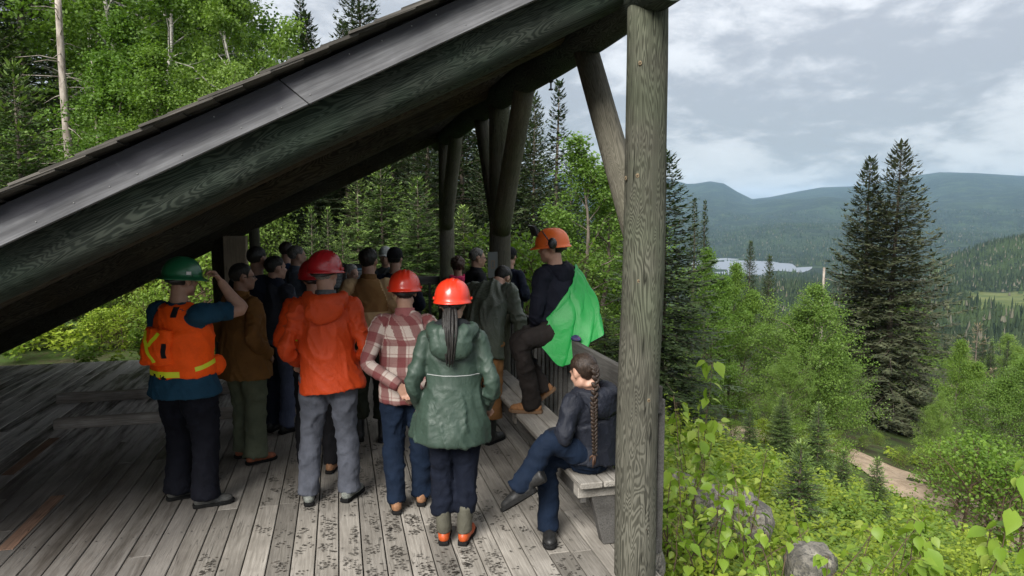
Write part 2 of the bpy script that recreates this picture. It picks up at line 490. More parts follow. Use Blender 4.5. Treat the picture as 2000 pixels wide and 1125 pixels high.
log_between('post', (PX, 3.59, -1.2), (PX, 3.59, 3.22), .124, .112, 'post', 1)
log_between('post', (PX, 7.14, -1.2), (PX, 7.14, 3.24), .118, .110, 'post_far', 2)
log_between('post', (PX, 10.80, -.4), (PX, 10.80, 3.26), .125, .115, 'post_far', 3)
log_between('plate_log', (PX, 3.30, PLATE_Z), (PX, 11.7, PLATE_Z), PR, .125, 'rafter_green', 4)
log_between('brace', (PX, 3.66, 1.98), (PX, 4.56, 3.24), .086, .083, 'post_far', 5)
log_between('brace', (PX, 7.08, 1.93), (PX, 6.12, 3.24), .097, .093, 'post_far', 6)
log_between('brace', (PX, 7.20, 2.02), (PX, 8.12, 3.24), .090, .088, 'post_far', 7)
log_between('brace', (PX, 10.74, 1.93), (PX, 9.78, 3.24), .100, .095, 'post_far', 8)
# flat shelf cut under the braces where they seat in the posts
SLOPE = .50; CS = math.cos(math.atan(SLOPE)); SS = math.sin(math.atan(SLOPE))
def zline(z0, X): return z0 + SLOPE * X
RB = 2.47                                   # z at X=0 of the rafters' lower line
def rafter(y, r, mat, seed, x0=-5.2, x1=2.3, dz=0.0):
    zc = RB + r / CS + dz
    log_between('rafter', (x0, y, zline(zc, x0)), (x1, y, zline(zc, x1)), r * 1.02, r, mat, seed, wob=.008, square=.75)
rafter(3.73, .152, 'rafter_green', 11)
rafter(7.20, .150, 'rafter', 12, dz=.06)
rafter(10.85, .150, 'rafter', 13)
# a second, flatter log lying along the near rafter's inside
rafter(4.70, .120, 'rafter', 14, dz=.05)
UND = RB + .315 / CS                         # underside of the roof boards at X=0
sl_ang = -math.atan(SLOPE)
bw = .185; s = 0.0
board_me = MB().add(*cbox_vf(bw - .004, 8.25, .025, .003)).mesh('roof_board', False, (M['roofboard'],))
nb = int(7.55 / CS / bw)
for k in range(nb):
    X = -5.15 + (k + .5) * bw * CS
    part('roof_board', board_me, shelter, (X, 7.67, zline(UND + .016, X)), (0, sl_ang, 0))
cw = .145
for k in range(int(7.6 / CS / cw)):
    X = -5.2 + (k + .5) * cw * CS
    mb = MB(); yy = 3.40
    while yy < 11.8:
        w = rnd.uniform(.10, .19); ln = .34 + rnd.uniform(-.012, .012)
        V, F = box_vf(ln, w - .004, .011)
        V = V + np.array([-.10 + rnd.uniform(-.008, .008), yy + w / 2 - 7.6 + (rnd.uniform(-.018, .012) if yy < 3.42 else 0), rnd.uniform(-.001, .004)])
        V = V[:, [0, 1, 2]]
        mb.add(V, F); yy += w
    o = part('shingle_course', mb.mesh('shingle_course', False, (M['shingle'],)), shelter, (X, 7.6, zline(UND + .066, X)), (0, sl_ang + .05, 0))
    o['kind'] = 'stuff'
# rake fascia board in two lengths, plumb joint
FT, FB = 2.855, 2.682
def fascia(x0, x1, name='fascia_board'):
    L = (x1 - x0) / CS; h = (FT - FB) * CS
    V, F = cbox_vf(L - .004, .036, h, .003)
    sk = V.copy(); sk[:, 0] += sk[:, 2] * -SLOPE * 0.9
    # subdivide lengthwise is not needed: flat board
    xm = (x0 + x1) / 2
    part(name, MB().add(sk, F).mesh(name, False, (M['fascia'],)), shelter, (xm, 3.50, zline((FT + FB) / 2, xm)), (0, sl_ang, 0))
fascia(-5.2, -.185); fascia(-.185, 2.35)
mb = MB()
for k in range(46):
    X = -4.9 + k * .15 + rnd.uniform(-.03, .03); f = rnd.choice([.2, .24, .8, .84])
    V, F = ellipsoid_vf((X, 3.4805, zline(FB + (FT - FB) * f, X)), (.0036, .0015, .0036), 8, 4); mb.add(V, F)
o = part('nail_heads', mb.mesh('nail_heads', True, (M['nail'],)), shelter, (0, 0, 0)); o['kind'] = 'stuff'
# small iron brackets hanging under the plate log
for (y) in (5.35, 4.55):
    mb = MB().add(*cbox_vf(.02, .05, .03, .003)); mb.add(*cbox_vf(.012, .012, .07, .002, (0, .012, -.03))); mb.add(*cbox_vf(.03, .03, .012, .002, (0, .012, -.065)))
    part('bracket', mb.mesh('bracket', False, (M['dark_metal'],)), shelter, (PX + .01, y, PLATE_Z - PR - .012))
# knots with resin on the near post
M['knot'] = simple_mat('resin_knot', (.13, .10, .06), .9, 0, .5, 90, .5)
M['knot_dark'] = simple_mat('knot_heart', (.035, .022, .014), .9)
for (px, py) in ((1250, 123), (1245, 343), (1222, 348), (1248, 549), (1228, 791), (1267, 782), (1262, 1034), (1217, 1036)):
    dd = ray_dir(px, py); C0 = np.array([0, 0, CAM_H])
    a_ = dd[0] ** 2 + dd[1] ** 2; bb_ = -2 * (dd[0] * PX + dd[1] * 3.59); cc_ = PX ** 2 + 3.59 ** 2 - .117 ** 2
    disc = bb_ * bb_ - 4 * a_ * cc_
    if disc < 0: continue
    k = (-bb_ - math.sqrt(disc)) / (2 * a_); Pk = C0 + dd * k
    nrm = Vector((Pk[0] - PX, Pk[1] - 3.59, 0)).normalized()
    mb = MB().add(*ellipsoid_vf((0, 0, 0), (.011, .013, .0022), 12, 6))
    mb.add(*ellipsoid_vf((.002, 0, .004), (.006, .007, .0055), 8, 5), 1) if False else None
    V, F = ellipsoid_vf((.001, -.001, .0012), (.005, .006, .0016), 10, 5); mb.add(V, F, 1)
    part('knot', mb.mesh('knot', True, (M['knot'], M['knot_dark'])), shelter, Pk, nrm.to_track_quat('Z', 'Y'))
# far supports of the low side: sawn timber with a long check, round post behind
lowp = shelter
def timber_post(x, y, w, d, h, mat, seed):
    V, F = cbox_vf(w, d, h, .012); V[:, 2] += h / 2
    part('post', MB().add(V, F).mesh('post', False, (M[mat],)), lowp, (x, y, 0))
timber_post(-1.44, 10.62, .31, .20, 1.80, 'timber', 1)
log_between('post', (-1.70, 10.80, -.3), (-1.70, 10.80, 1.72), .11, .105, 'rafter', 21)
log_between('post', (-1.21, 10.82, -.3), (-1.21, 10.82, 1.95), .075, .075, 'post_far', 22)

# ------------------------------------------------------------------ railing
def railing(p0, p1, name, label, top=1.105, bh=.165, gap=.128, skip=(), out=.03):
    p0 = Vector(p0); p1 = Vector(p1); dv = p1 - p0; L = dv.length
    rz = math.atan2(dv.y, dv.x) - math.pi / 2
    root = thing(name, label, 'railing', (p0.x, p0.y, 0))
    mid = (p0 + p1) / 2
    def bar(nm, w, h, z, off=0.0, ll=L):
        o = part(nm, MB().add(*cbox_vf(w, ll, h, .005)).mesh(nm, False, (M['rail'],)), root, (mid.x, mid.y, z), (0, 0, rz))
        o.location += Vector((math.cos(rz) * off, math.sin(rz) * off, 0))
    bar('top_rail', .042, bh, top - bh / 2)
    bar('bottom_rail', .038, .09, .12)
    pm = MB().add(*cbox_vf(.040, .040, top - .12 - .03, .004)).mesh('picket', False, (M['rail'],))
    n = int(L / gap); offv = Vector((math.cos(rz) * out, math.sin(rz) * out, 0))
    for k in range(n):
        q = p0 + dv * ((k + .5) / n)
        part('picket', pm, root, (q.x + offv.x * 1.43, q.y + offv.y * 1.43, (top + .05) / 2 - .045), (0, rnd.uniform(-.008, .008), rz))
    return root
railing((1.800, 3.63, 0), (1.800, 10.86, 0), 'deck_railing', 'grey wooden railing with pickets behind the bench on the valley side')
railing((1.62, 10.94, 0), (-.75, 10.94, 0), 'deck_railing', 'grey wooden railing across the far end of the deck', top=1.13, bh=.13, gap=.15, out=-.03)

# ------------------------------------------------------------------ bench along the railing
bench = thing('deck_bench', 'long weathered plank bench running along the valley side railing', 'bench', (1.55, 6.6, 0))
for k, (x, w) in enumerate(((1.475, .150), (1.632, .150))):
    y = 3.86
    for L in (2.9, 2.75):
        V, F = cbox_vf(w, L - .006, .042, .007)
        part('seat_plank', MB().add(V, F).mesh('seat_plank', False, (M['bench'],)), bench, (x, y + L / 2, .439 + rnd.uniform(-.002, .002)), (0, rnd.uniform(-.01, .01), 0))
        y += L
part('apron', MB().add(*cbox_vf(.04, 5.5, .12, .005)).mesh('apron', False, (M['rail'],)), bench, (1.455, 6.70, .355))
for y in (3.99, 5.6, 7.2, 8.8):
    part('bearer', MB().add(*cbox_vf(.30, .09, .085, .005)).mesh('bearer', False, (M['bench'],)), bench, (1.565, y, .372))
    V, F = cbox_vf(.20, .08, .33, .006); V[:, 0] += (V[:, 2] - .165) * -.25
    part('leg', MB().add(V, F).mesh('leg', False, (M['rail'],)), bench, (1.61, y + .004, .168))

# ------------------------------------------------------------------ wet boot prints on the dry planks
m, t, b = new_mat('wet_print')
tr = t.n.new('ShaderNodeBsdfTransparent'); mx = t.n.new('ShaderNodeMixShader')
pos = t.n.new('ShaderNodeNewGeometry').outputs['Position']
b.inputs['Base Color'].default_value = (.035, .031, .026, 1); b.inputs['Roughness'].default_value = .55
mx.inputs[0].default_value = .5
t.set(mx.inputs[0], t.ramp(t.noise(pos, 60, 3, .6), .30, .62, .08, .82))
t.l.new(tr.outputs[0], mx.inputs[1]); t.l.new(b.outputs[0], mx.inputs[2])
t.l.new(mx.outputs[0], t.n['Material Output'].inputs[0])
M['print'] = m
pr = random.Random(21); mb = MB()
def boot_print(x, y, a, sc=1.0, keep=.85):
    ca, sa = math.cos(a), math.sin(a)
    for row in range(13):
        v = (row - 6) / 6.0
        if abs(v + .22) < .09: continue
        half = .048 * (1 - .28 * max(0, v - .35) ** 1.0 * 1.5) if v > -.2 else .036
        cols = (-.66, 0, .66) if row % 2 else (-.36, .36)
        for c in cols:
            if pr.random() > keep: continue
            lx = c * half + pr.uniform(-.004, .004); ly = v * .14 + pr.uniform(-.004, .004)
            n = 7; r0 = pr.uniform(.007, .0135)
            an = np.linspace(0, 2 * math.pi, n, endpoint=False) + pr.random()
            rr = r0 * np.array([pr.uniform(.65, 1.25) for _ in range(n)])
            px = (lx + np.cos(an) * rr * 1.25) * sc; py = (ly + np.sin(an) * rr * .85) * sc
            X = x + px * ca - py * sa; Y = y + px * sa + py * ca
            # prints do not bridge the gaps between planks
            fr = ((1.715 + PITCHW / 2 - X) / PITCHW) % 1.0
            if fr.min() < .05 or fr.max() > .95 or fr.max() - fr.min() > .5: continue
            mb.add(np.stack([X, Y, np.full(n, .0042)], 1), [np.arange(n)[None, :]])
cnt = 0
while cnt < 250:
    x = pr.gauss(.35, .62); y = abs(pr.gauss(0, 1.0)) * 1.9 + 3.2
    if x < -1.25 or x > 1.38 or y > 8.2: continue
    if x < -.85 and pr.random() < .6: continue
    boot_print(x, y, pr.gauss(0, .55) + (math.pi if pr.random() < .4 else 0), pr.uniform(.85, 1.05), pr.uniform(.35, .9)); cnt += 1
o = link('wet_boot_prints', mb.mesh('wet_boot_prints', False, (M['print'],)))
tag(o, 'scattered dark wet boot prints on the pale deck planks', 'boot prints', kind='stuff')

# ------------------------------------------------------------------ interpretive panel at the far rail and plate on the post
m, t, b = new_mat('panel_print')
oc = t.n.new('ShaderNodeTexCoord').outputs['Object']
x_, y_, z_ = t.xyz(oc)
row = t.math('FRACT', t.math('MULTIPLY', z_, 46.0)); ln = t.ramp(row, .38, .46)
brk = t.ramp(t.noise(t.comb(t.math('MULTIPLY', x_, 90.0), 0.0, t.math('FLOOR', t.math('MULTIPLY', z_, 46.0))), 1.0, 1), .38, .42)
txt = t.math('MULTIPLY', ln, brk)
body = t.mix(txt, (.30, .32, .33), (.04, .05, .06))
head = t.ramp(z_, .118, .120); head2 = t.ramp(z_, .085, .087)
c = t.mix(head2, body, (.03, .16, .27)); 
hl = t.math('MULTIPLY', t.ramp(t.noise(t.comb(t.math('MULTIPLY', x_, 120.0), 0.0, 0.0), 1.0, 1), .4, .45), t.math('MULTIPLY', t.ramp(z_, .094, .096), t.ramp(z_, .108, .110, 1, 0)))
c = t.mix(hl, c, (.35, .5, .62)); c = t.mix(head, c, (.035, .04, .045))
t.set(b.inputs['Base Color'], c); b.inputs['Roughness'].default_value = .35
M['panel'] = m
sg = thing('information_panel', 'dark information panel with blue heading standing by the far railing', 'sign', (.14, 10.62, 0))
part('panel', MB().add(*cbox_vf(.62, .02, .34, .004)).mesh('panel', False, (M['panel'],)), sg, (.14, 10.60, 1.19), (R_(-18), 0, 0))
fm = MB()
for (sx, sz, cx, cz) in ((.66, .02, 0, .18), (.66, .02, 0, -.18), (.02, .34, -.32, 0), (.02, .34, .32, 0)): fm.add(*cbox_vf(sx, .032, sz, .004, (cx, 0, cz)))
part('frame', fm.mesh('frame', False, (M['dark_metal'],)), sg, (.14, 10.603, 1.19), (R_(-18), 0, 0))
for dx in (-.24, .24):
    part('leg', MB().add(*cbox_vf(.06, .04, 1.12, .004)).mesh('leg', False, (M['dark_metal'],)), sg, (.14 + dx, 10.66, .565))
m, t, b = new_mat('plate_print')
oc = t.n.new('ShaderNodeTexCoord').outputs['Object']; x_, y_, z_ = t.xyz(oc)
inn = t.math('MULTIPLY', t.ramp(t.math('ABSOLUTE', x_), .020, .022, 1, 0), t.ramp(t.math('ABSOLUTE', t.math('SUBTRACT', z_, .005)), .040, .042, 1, 0))
inn2 = t.math('MULTIPLY', t.ramp(t.math('ABSOLUTE', x_), .014, .015, 1, 0), t.ramp(t.math('ABSOLUTE', t.math('SUBTRACT', z_, .005)), .033, .034, 1, 0))
c = t.mix(inn, (.09, .092, .092), (.16, .09, .05)); c = t.mix(inn2, c, (.08, .08, .08))
t.set(b.inputs['Base Color'], c); b.inputs['Roughness'].default_value = .3; b.inputs['Metallic'].default_value = .3
M['plate'] = m
np_ = thing('notice_plate', 'small grey rectangular notice plate fixed to the middle log post', 'sign', (1.50, 6.98, 1.59))
part('plate', MB().add(*cbox_vf(.115, .006, .27, .003)).mesh('plate', False, (M['plate'],)), np_, (1.545, 6.995, 1.585), (0, 0, .25))
part('clip', MB().add(*cbox_vf(.03, .03, .02, .003)).mesh('clip', False, (M['metal'],)), np_, (1.58, 7.03, 1.60))
# ------------------------------------------------------------------ terrain
def interp(x, xs, ys): return np.interp(x, xs, ys)
CREST_X = [900, 1285, 1340, 1385, 1412, 1440, 1468, 1500, 1560, 1600, 1660, 1700, 1790, 1830, 1900, 2000, 2300]
CREST_Y = [345, 350, 364, 357, 361, 377, 390, 387, 375, 368, 366, 362, 346, 341, 342, 347, 350]
CREST_AZ = [az_of(x) for x in CREST_X]
def near_h(X, Y):
    z = interp(X, [-60, -20, -6, 1, 2.2, 4, 7, 14, 22, 45, 100], [6, 1.2, -.35, -.45, -.75, -1.55, -3.0, -5.6, -7.4, -12, -24])
    up = np.clip((Y - 12) / 60, 0, 1.5) * np.clip((3 - X) / 20, 0, 1) * 4
    p = np.stack([X, Y, X * 0], -1).reshape(-1, 3)
    n = (fbm(p * .35, 5, 3) * .16 + fbm(p * .08, 9, 2) * .5 * np.clip(np.abs(X.ravel() + 2) / 12, 0, 1)).reshape(X.shape)
    under = (X > -6) & (X < 2.0) & (Y > -3) & (Y < 11.4)
    z = np.where(under, np.minimum(z, -.45), z + n + up)
    return z
LAKE_Z = -124.0
LAKE_AZ0, LAKE_AZ1 = az_of(1375), az_of(1566)
def far_h(X, Y):
    d = np.hypot(X, Y) + 1e-6; az = np.arctan2(X, Y)
    base = interp(d, [60, 150, 340, 600, 1000, 1600, 2300, 3200, 4500], [-13, -32, -58, -63, -96, -123, -122, -80, -20])
    p = np.stack([X, Y, X * 0], -1).reshape(-1, 3)
    rough = fbm(p / 420.0, 21, 4).reshape(X.shape)
    # main ridges, crest near 8 km
    cy = np.interp(az, CREST_AZ, CREST_Y)
    crest = CAM_H + (420 - cy) / FPX * 8000 * np.maximum(.3, np.cos(az - AZ))
    k = np.clip((d - 3000) / 5000, 0, 1); k = k * k * (3 - 2 * k)
    spur = fbm(np.stack([az.ravel() * 9, d.ravel() / 1500, az.ravel() * 0], 1), 31, 3).reshape(X.shape)
    z = base * (1 - k) + crest * k + rough * 14 * np.clip((d - 250) / 1500, 0, 1) * (1 - k) + spur * 45 * np.clip(k * (1 - k) * 4, 0, 1)
    z = np.where(d > 8000, crest - (d - 8000) * .12, z)
    # low hills behind the lake
    hk = np.exp(-((d - 2900) / 420) ** 2) * np.exp(-((az - az_of(1560)) / .075) ** 2)
    z = z + hk * 48
    # wooded rise to the right, with the clearing in front of it
    rk = np.exp(-((d - 1250) / 330) ** 2) * (1 / (1 + np.exp(-(az - az_of(1860)) / .035)))
    z = z + rk * 78
    lk = np.clip(1 - ((az - (LAKE_AZ0 + LAKE_AZ1) / 2) / ((LAKE_AZ1 - LAKE_AZ0) / 2)) ** 2 - ((d - 1830) / 190) ** 2 + rough * .25, 0, 1)
    near_l = np.exp(-((d - 1850) / 420) ** 2) * np.exp(-((az - (LAKE_AZ0 + LAKE_AZ1) / 2) / .16) ** 2)
    z = z * (1 - near_l) + (LAKE_Z + 1.5) * near_l
    z = np.where(lk > 0, np.minimum(z, LAKE_Z + 1.5 - np.sqrt(lk) * 9), z)
    return z
def ground_h(X, Y):
    X = np.asarray(X, float); Y = np.asarray(Y, float)
    d = np.hypot(X, Y); k = np.clip((d - 45) / 90, 0, 1); k = k * k * (3 - 2 * k)
    return near_h(X, Y) * (1 - k) + far_h(X, Y) * k
def gz(x, y): return float(ground_h(np.array([x]), np.array([y]))[0])

az = np.concatenate([np.linspace(-math.pi, R_(-30), 50, endpoint=False), np.linspace(R_(-30), R_(22), 100, endpoint=False), np.linspace(R_(22), R_(54), 270, endpoint=False), np.linspace(R_(54), math.pi, 46, endpoint=False)])
rr = np.concatenate([np.linspace(.6, 14, 34, endpoint=False), np.geomspace(14, 400, 66, endpoint=False), np.geomspace(400, 11000, 105)])
A, Rr = np.meshgrid(az, rr, indexing='ij')
X = np.sin(A) * Rr; Y = np.cos(A) * Rr
Z = ground_h(X, Y)
na, nr = A.shape
V = np.stack([X, Y, Z], -1).reshape(-1, 3)
i0 = np.arange(na)[:, None]; j0 = np.arange(nr - 1)[None, :]; i1 = (i0 + 1) % na
Fq = np.stack([i0 * nr + j0, i1 * nr + j0, i1 * nr + j0 + 1, i0 * nr + j0 + 1], -1).reshape(-1, 4)[:, ::-1]
mb = MB().add(np.concatenate([V, [[0, 0, float(Z[:, 0].mean())]]]), [Fq])
c_i = len(V); ii = np.arange(na)
mb.f.append(np.stack([np.full(na, c_i), (ii + 1) % na * nr, ii * nr], 1)[:, ::-1][:, ::-1]); mb.m.append(np.zeros(na, np.int32))
m, t, b = new_mat('hillside')
pos = t.n.new('ShaderNodeNewGeometry').outputs['Position']
dist = t.add('ShaderNodeVectorMath', _operation='LENGTH', i0=pos).outputs['Value']
at = t.add('ShaderNodeAttribute', _attribute_name='clear').outputs['Fac']
n1 = t.noise(pos, 1.1, 6, .62); n2 = t.noise(pos, 9, 4, .6)
near = t.mix(t.ramp(n1, .35, .65), (.035, .032, .018), (.045, .075, .018))
near = t.mix(t.ramp(n2, .5, .7), near, (.06, .05, .03))
f1 = t.noise(pos, .010, 8, .68); f2 = t.noise(pos, .0022, 5, .6); f3 = t.noise(pos, .055, 3, .7)
far = t.mix(t.ramp(f3, .35, .65), (.008, .013, .010), (.021, .033, .019))
far = t.mix(t.ramp(f1, .50, .62, 0, .8), far, (.034, .052, .024))
far = t.mix(t.ramp(f2, .50, .68, 0, .55), far, (.032, .050, .026))
far = t.mix(t.ramp(t.noise(pos, .018, 5, .6), .66, .70, 0, .7), far, (.085, .105, .055))
col = t.mix(t.ramp(dist, 40, 140), near, far)
meadow = t.mix(t.ramp(t.noise(pos, .03, 5, .6), .4, .6), (.060, .082, .026), (.105, .120, .045))
col = t.mix(at, col, meadow)
t.set(b.inputs['Base Color'], col); b.inputs['Roughness'].default_value = .95; b.inputs['Specular IOR Level'].default_value = .1
t.set(b.inputs['Normal'], t.bump(f3, 1.0, 8.0, t.bump(n2, .4, .05)))
M['hill'] = m
me = mb.mesh('ground', True, (m,))
def clear_mask(X, Y):
    d = np.hypot(X, Y); a = np.arctan2(X, Y)
    k = np.exp(-(((d - 660) / 130) ** 4)) * (1 / (1 + np.exp(-(a - az_of(1880)) / .006)))
    k2 = np.exp(-(((d - 560) / 40) ** 4)) * np.exp(-(((a - az_of(1845)) / .02) ** 2))
    k3 = np.exp(-(((d - 1090) / 40) ** 4)) * np.exp(-(((a - az_of(1840)) / .012) ** 2))
    wob = fbm(np.stack([X.ravel() / 60, Y.ravel() / 60, X.ravel() * 0], 1), 77, 3).reshape(X.shape)
    return np.clip((np.maximum(np.maximum(k, k2), k3) + wob * .35 - .42) * 5, 0, 1)
cm = np.concatenate([clear_mask(X, Y).ravel(), [0]])
a_ = me.attributes.new('clear', 'FLOAT', 'POINT'); a_.data.foreach_set('value', cm.astype(np.float32))
ground = link('ground', me); ground['kind'] = 'structure'

# lake
n = 48; an = np.linspace(0, 2 * math.pi, n, endpoint=False)
ac = (LAKE_AZ0 + LAKE_AZ1) / 2; ah = (LAKE_AZ1 - LAKE_AZ0) / 2
la = ac + np.cos(an) * ah * 1.25; ld = 1830 + np.sin(an) * 330
m, t, b = new_mat('lake_water')
b.inputs['Base Color'].default_value = (.25, .275, .31, 1); b.inputs['Metallic'].default_value = .85; b.inputs['Roughness'].default_value = .5; b.inputs['Specular IOR Level'].default_value = 1.0; b.inputs['IOR'].default_value = 1.33
pos = t.n.new('ShaderNodeNewGeometry').outputs['Position']
t.set(b.inputs['Normal'], t.bump(t.noise(pos, .08, 2, .5), .03, .3))
o = link('lake', MB().add(np.stack([np.sin(la) * ld, np.cos(la) * ld, np.full(n, LAKE_Z)], 1), [np.arange(n)[::-1][None, :]]).mesh('lake', False, (m,)))
o['kind'] = 'structure'

# dirt road crossing the slope below
def hit_ground(px, py, lift=0.0):
    d = ray_dir(px, py); ks = np.geomspace(2, 400, 4000)
    P = np.array([0, 0, CAM_H]) + d[None, :] * ks[:, None]
    below = P[:, 2] < ground_h(P[:, 0], P[:, 1]) + lift
    return P[np.argmax(below)]
RP = [hit_ground(x, y) for x, y in ((2060, 1085), (1900, 1003), (1800, 958), (1730, 922), (1660, 893), (1560, 858), (1462, 838), (1330, 825))]
RPx = np.array(RP)[:, :2]
tt = np.linspace(0, len(RPx) - 1, 90)
RC = np.stack([np.interp(tt, np.arange(len(RPx)), RPx[:, k]) for k in (0, 1)], 1)
for _ in range(10): RC[1:-1] = (RC[:-2] + 2 * RC[1:-1] + RC[2:]) / 4
tn = np.gradient(RC, axis=0); tn /= np.linalg.norm(tn, axis=1)[:, None]; nn_ = np.stack([-tn[:, 1], tn[:, 0]], 1)
offs = np.linspace(-1.4, 1.4, 15)
V = []
for o_ in offs:
    wv = o_ + fbm(np.stack([RC[:, 0], RC[:, 1], RC[:, 0] * 0], 1) * .5, 3, 2) * .12
    P = RC + nn_ * wv[:, None]
    base = ground_h(RC[:, 0], RC[:, 1]); own = ground_h(P[:, 0], P[:, 1])
    z = own + .05 - (.03 if abs(abs(o_) - .75) < .3 else 0)
    V.append(np.stack([P[:, 0], P[:, 1], z], 1))
V = np.stack(V, 1); n_, k_ = V.shape[:2]
i0 = np.arange(n_ - 1)[:, None]; j0 = np.arange(k_ - 1)[None, :]
Fq = np.stack([i0 * k_ + j0, i0 * k_ + j0 + 1, (i0 + 1) * k_ + j0 + 1, (i0 + 1) * k_ + j0], -1).reshape(-1, 4)
m, t, b = new_mat('road_dirt')
pos = t.n.new('ShaderNodeNewGeometry').outputs['Position']
n1 = t.noise(pos, 2.2, 6, .65); n2 = t.noise(pos, 26, 4, .7)
c = t.mix(t.ramp(n1, .35, .65), (.20, .145, .095), (.33, .25, .175)); c = t.mix(t.ramp(n2, .45, .75, 0, .6), c, (.40, .34, .27))
t.set(b.inputs['Base Color'], c); b.inputs['Roughness'].default_value = .95
t.set(b.inputs['Normal'], t.bump(n2, .6, .03))
me = MB().add(V.reshape(-1, 3), [Fq]).mesh('dirt_road', True, (m,))
o = link('dirt_road', me); o['kind'] = 'structure'
if me.polygons[0].normal.z < 0: me.flip_normals()
def road_dist(x, y): return float(np.min(np.hypot(RC[:, 0] - x, RC[:, 1] - y)))

# ------------------------------------------------------------------ foliage materials
def leaf_mat(name, a, b_, tr=.35, rough=.55, tipcol=None):
    m, t, b = new_mat(name)
    geo = t.n.new('ShaderNodeNewGeometry'); rpi = geo.outputs['Random Per Island']
    oi = t.n.new('ShaderNodeObjectInfo').outputs['Random']
    oc = t.n.new('ShaderNodeTexCoord').outputs['Object']
    n = t.noise(oc, 1.3, 3, .6)
    f = t.math('ADD', t.math('MULTIPLY', rpi, .6), t.math('MULTIPLY', t.ramp(n, .3, .7), .4))
    c = t.mix(f, a, b_)
    if tipcol:
        tp = t.add('ShaderNodeAttribute', _attribute_name='tip').outputs['Fac']
        c = t.mix(tp, c, tipcol)
    v = t.math('MULTIPLY_ADD', oi, .36, .82)
    c = t.mix(1.0, c, t.comb(v, t.math('MULTIPLY_ADD', oi, .22, .89), v), 'MULTIPLY')
    t.set(b.inputs['Base Color'], c); b.inputs['Roughness'].default_value = rough
    b.inputs['Specular IOR Level'].default_value = .25
    tl = t.n.new('ShaderNodeBsdfTranslucent')
    t.set(tl.inputs[0], t.mix(1.0, c, (1.15, 1.25, .6), 'MULTIPLY'))
    mx = t.n.new('ShaderNodeMixShader'); mx.inputs[0].default_value = tr
    t.l.new(b.outputs[0], mx.inputs[1]); t.l.new(tl.outputs[0], mx.inputs[2]); t.l.new(mx.outputs[0], t.n['Material Output'].inputs[0])
    return m
M['spruce'] = leaf_mat('spruce_needles', (.020, .036, .014), (.055, .082, .028), .12, .6)
M['spruce_grey'] = leaf_mat('lichen_spruce_needles', (.034, .044, .022), (.082, .092, .048), .12, .65)
M['fir'] = leaf_mat('fir_needles', (.032, .062, .018), (.082, .135, .036), .18, .55, (.17, .25, .060))
M['birch'] = leaf_mat('birch_leaves', (.070, .135, .020), (.145, .235, .040), .4)
M['alder'] = leaf_mat('alder_leaves', (.085, .150, .026), (.170, .260, .055), .4)
M['aspen'] = leaf_mat('aspen_leaves', (.055, .110, .016), (.125, .205, .032), .4)
M['shrub'] = leaf_mat('shrub_leaves', (.135, .200, .018), (.275, .345, .040), .42, .5)
M['shrub_b'] = leaf_mat('undergrowth_leaves', (.080, .150, .022), (.190, .285, .042), .42, .5)
M['brown_needles'] = leaf_mat('browned_needles', (.085, .072, .040), (.160, .130, .075), .1, .7)
M['grass'] = leaf_mat('grass_blades', (.09, .14, .03), (.20, .26, .07), .3, .6)
def bark_mat(name, a, b_, sc=14, white=False):
    m, t, b = new_mat(name)
    oc = t.n.new('ShaderNodeTexCoord').outputs['Object']
    n = t.noise(t.vmath('MULTIPLY', oc, (1, 1, .3)), sc, 5, .65)
    c = t.mix(t.ramp(n, .35, .65), a, b_)
    if white:
        s = t.noise(t.vmath('MULTIPLY', oc, (1, 1, 5)), 5, 3, .6)
        c = t.mix(t.ramp(s, .58, .64), c, (.05, .045, .04))
    t.set(b.inputs['Base Color'], c); b.inputs['Roughness'].default_value = .9
    t.set(b.inputs['Normal'], t.bump(n, .6, .02))
    return m
M['bark'] = bark_mat('conifer_bark', (.055, .043, .033), (.15, .125, .10))
M['birch_bark'] = bark_mat('birch_bark', (.27, .25, .22), (.46, .44, .40), 9, True)
M['dead_bark'] = bark_mat('dead_wood', (.14, .115, .095), (.34, .30, .26), 10)
M['twig'] = bark_mat('twig_bark', (.05, .035, .022), (.11, .075, .045), 20)

# ------------------------------------------------------------------ tree builders
def blades(P, D, S, L, W):
    """diamond quads: base P, along D, width along S"""
    L = np.asarray(L)[:, None]; W = np.asarray(W)[:, None]
    V = np.stack([P, P + D * L * .42 + S * W * .5, P + D * L, P + D * L * .42 - S * W * .5], 1).reshape(-1, 3)
    F = np.arange(len(P) * 4).reshape(-1, 4)
    return V, [F]
class Fol:
    def __init__(s): s.P = []; s.D = []; s.S = []; s.L = []; s.W = []; s.T = []
    def add(s, P, D, S, L, W, T=None):
        s.P.append(P); s.D.append(D); s.S.append(S); s.L.append(L); s.W.append(W); s.T.append(np.zeros(len(P)) if T is None else T)
    def mesh(s, name, mat):
        P, D, S, L, W, T = (np.concatenate(x) for x in (s.P, s.D, s.S, s.L, s.W, s.T))
        me = MB().add(*blades(P, norm(D), norm(S), L, W)).mesh(name, False, (mat,))
        a = me.attributes.new('tip', 'FLOAT', 'POINT'); a.data.foreach_set('value', np.repeat(T, 4).astype(np.float32))
        return me
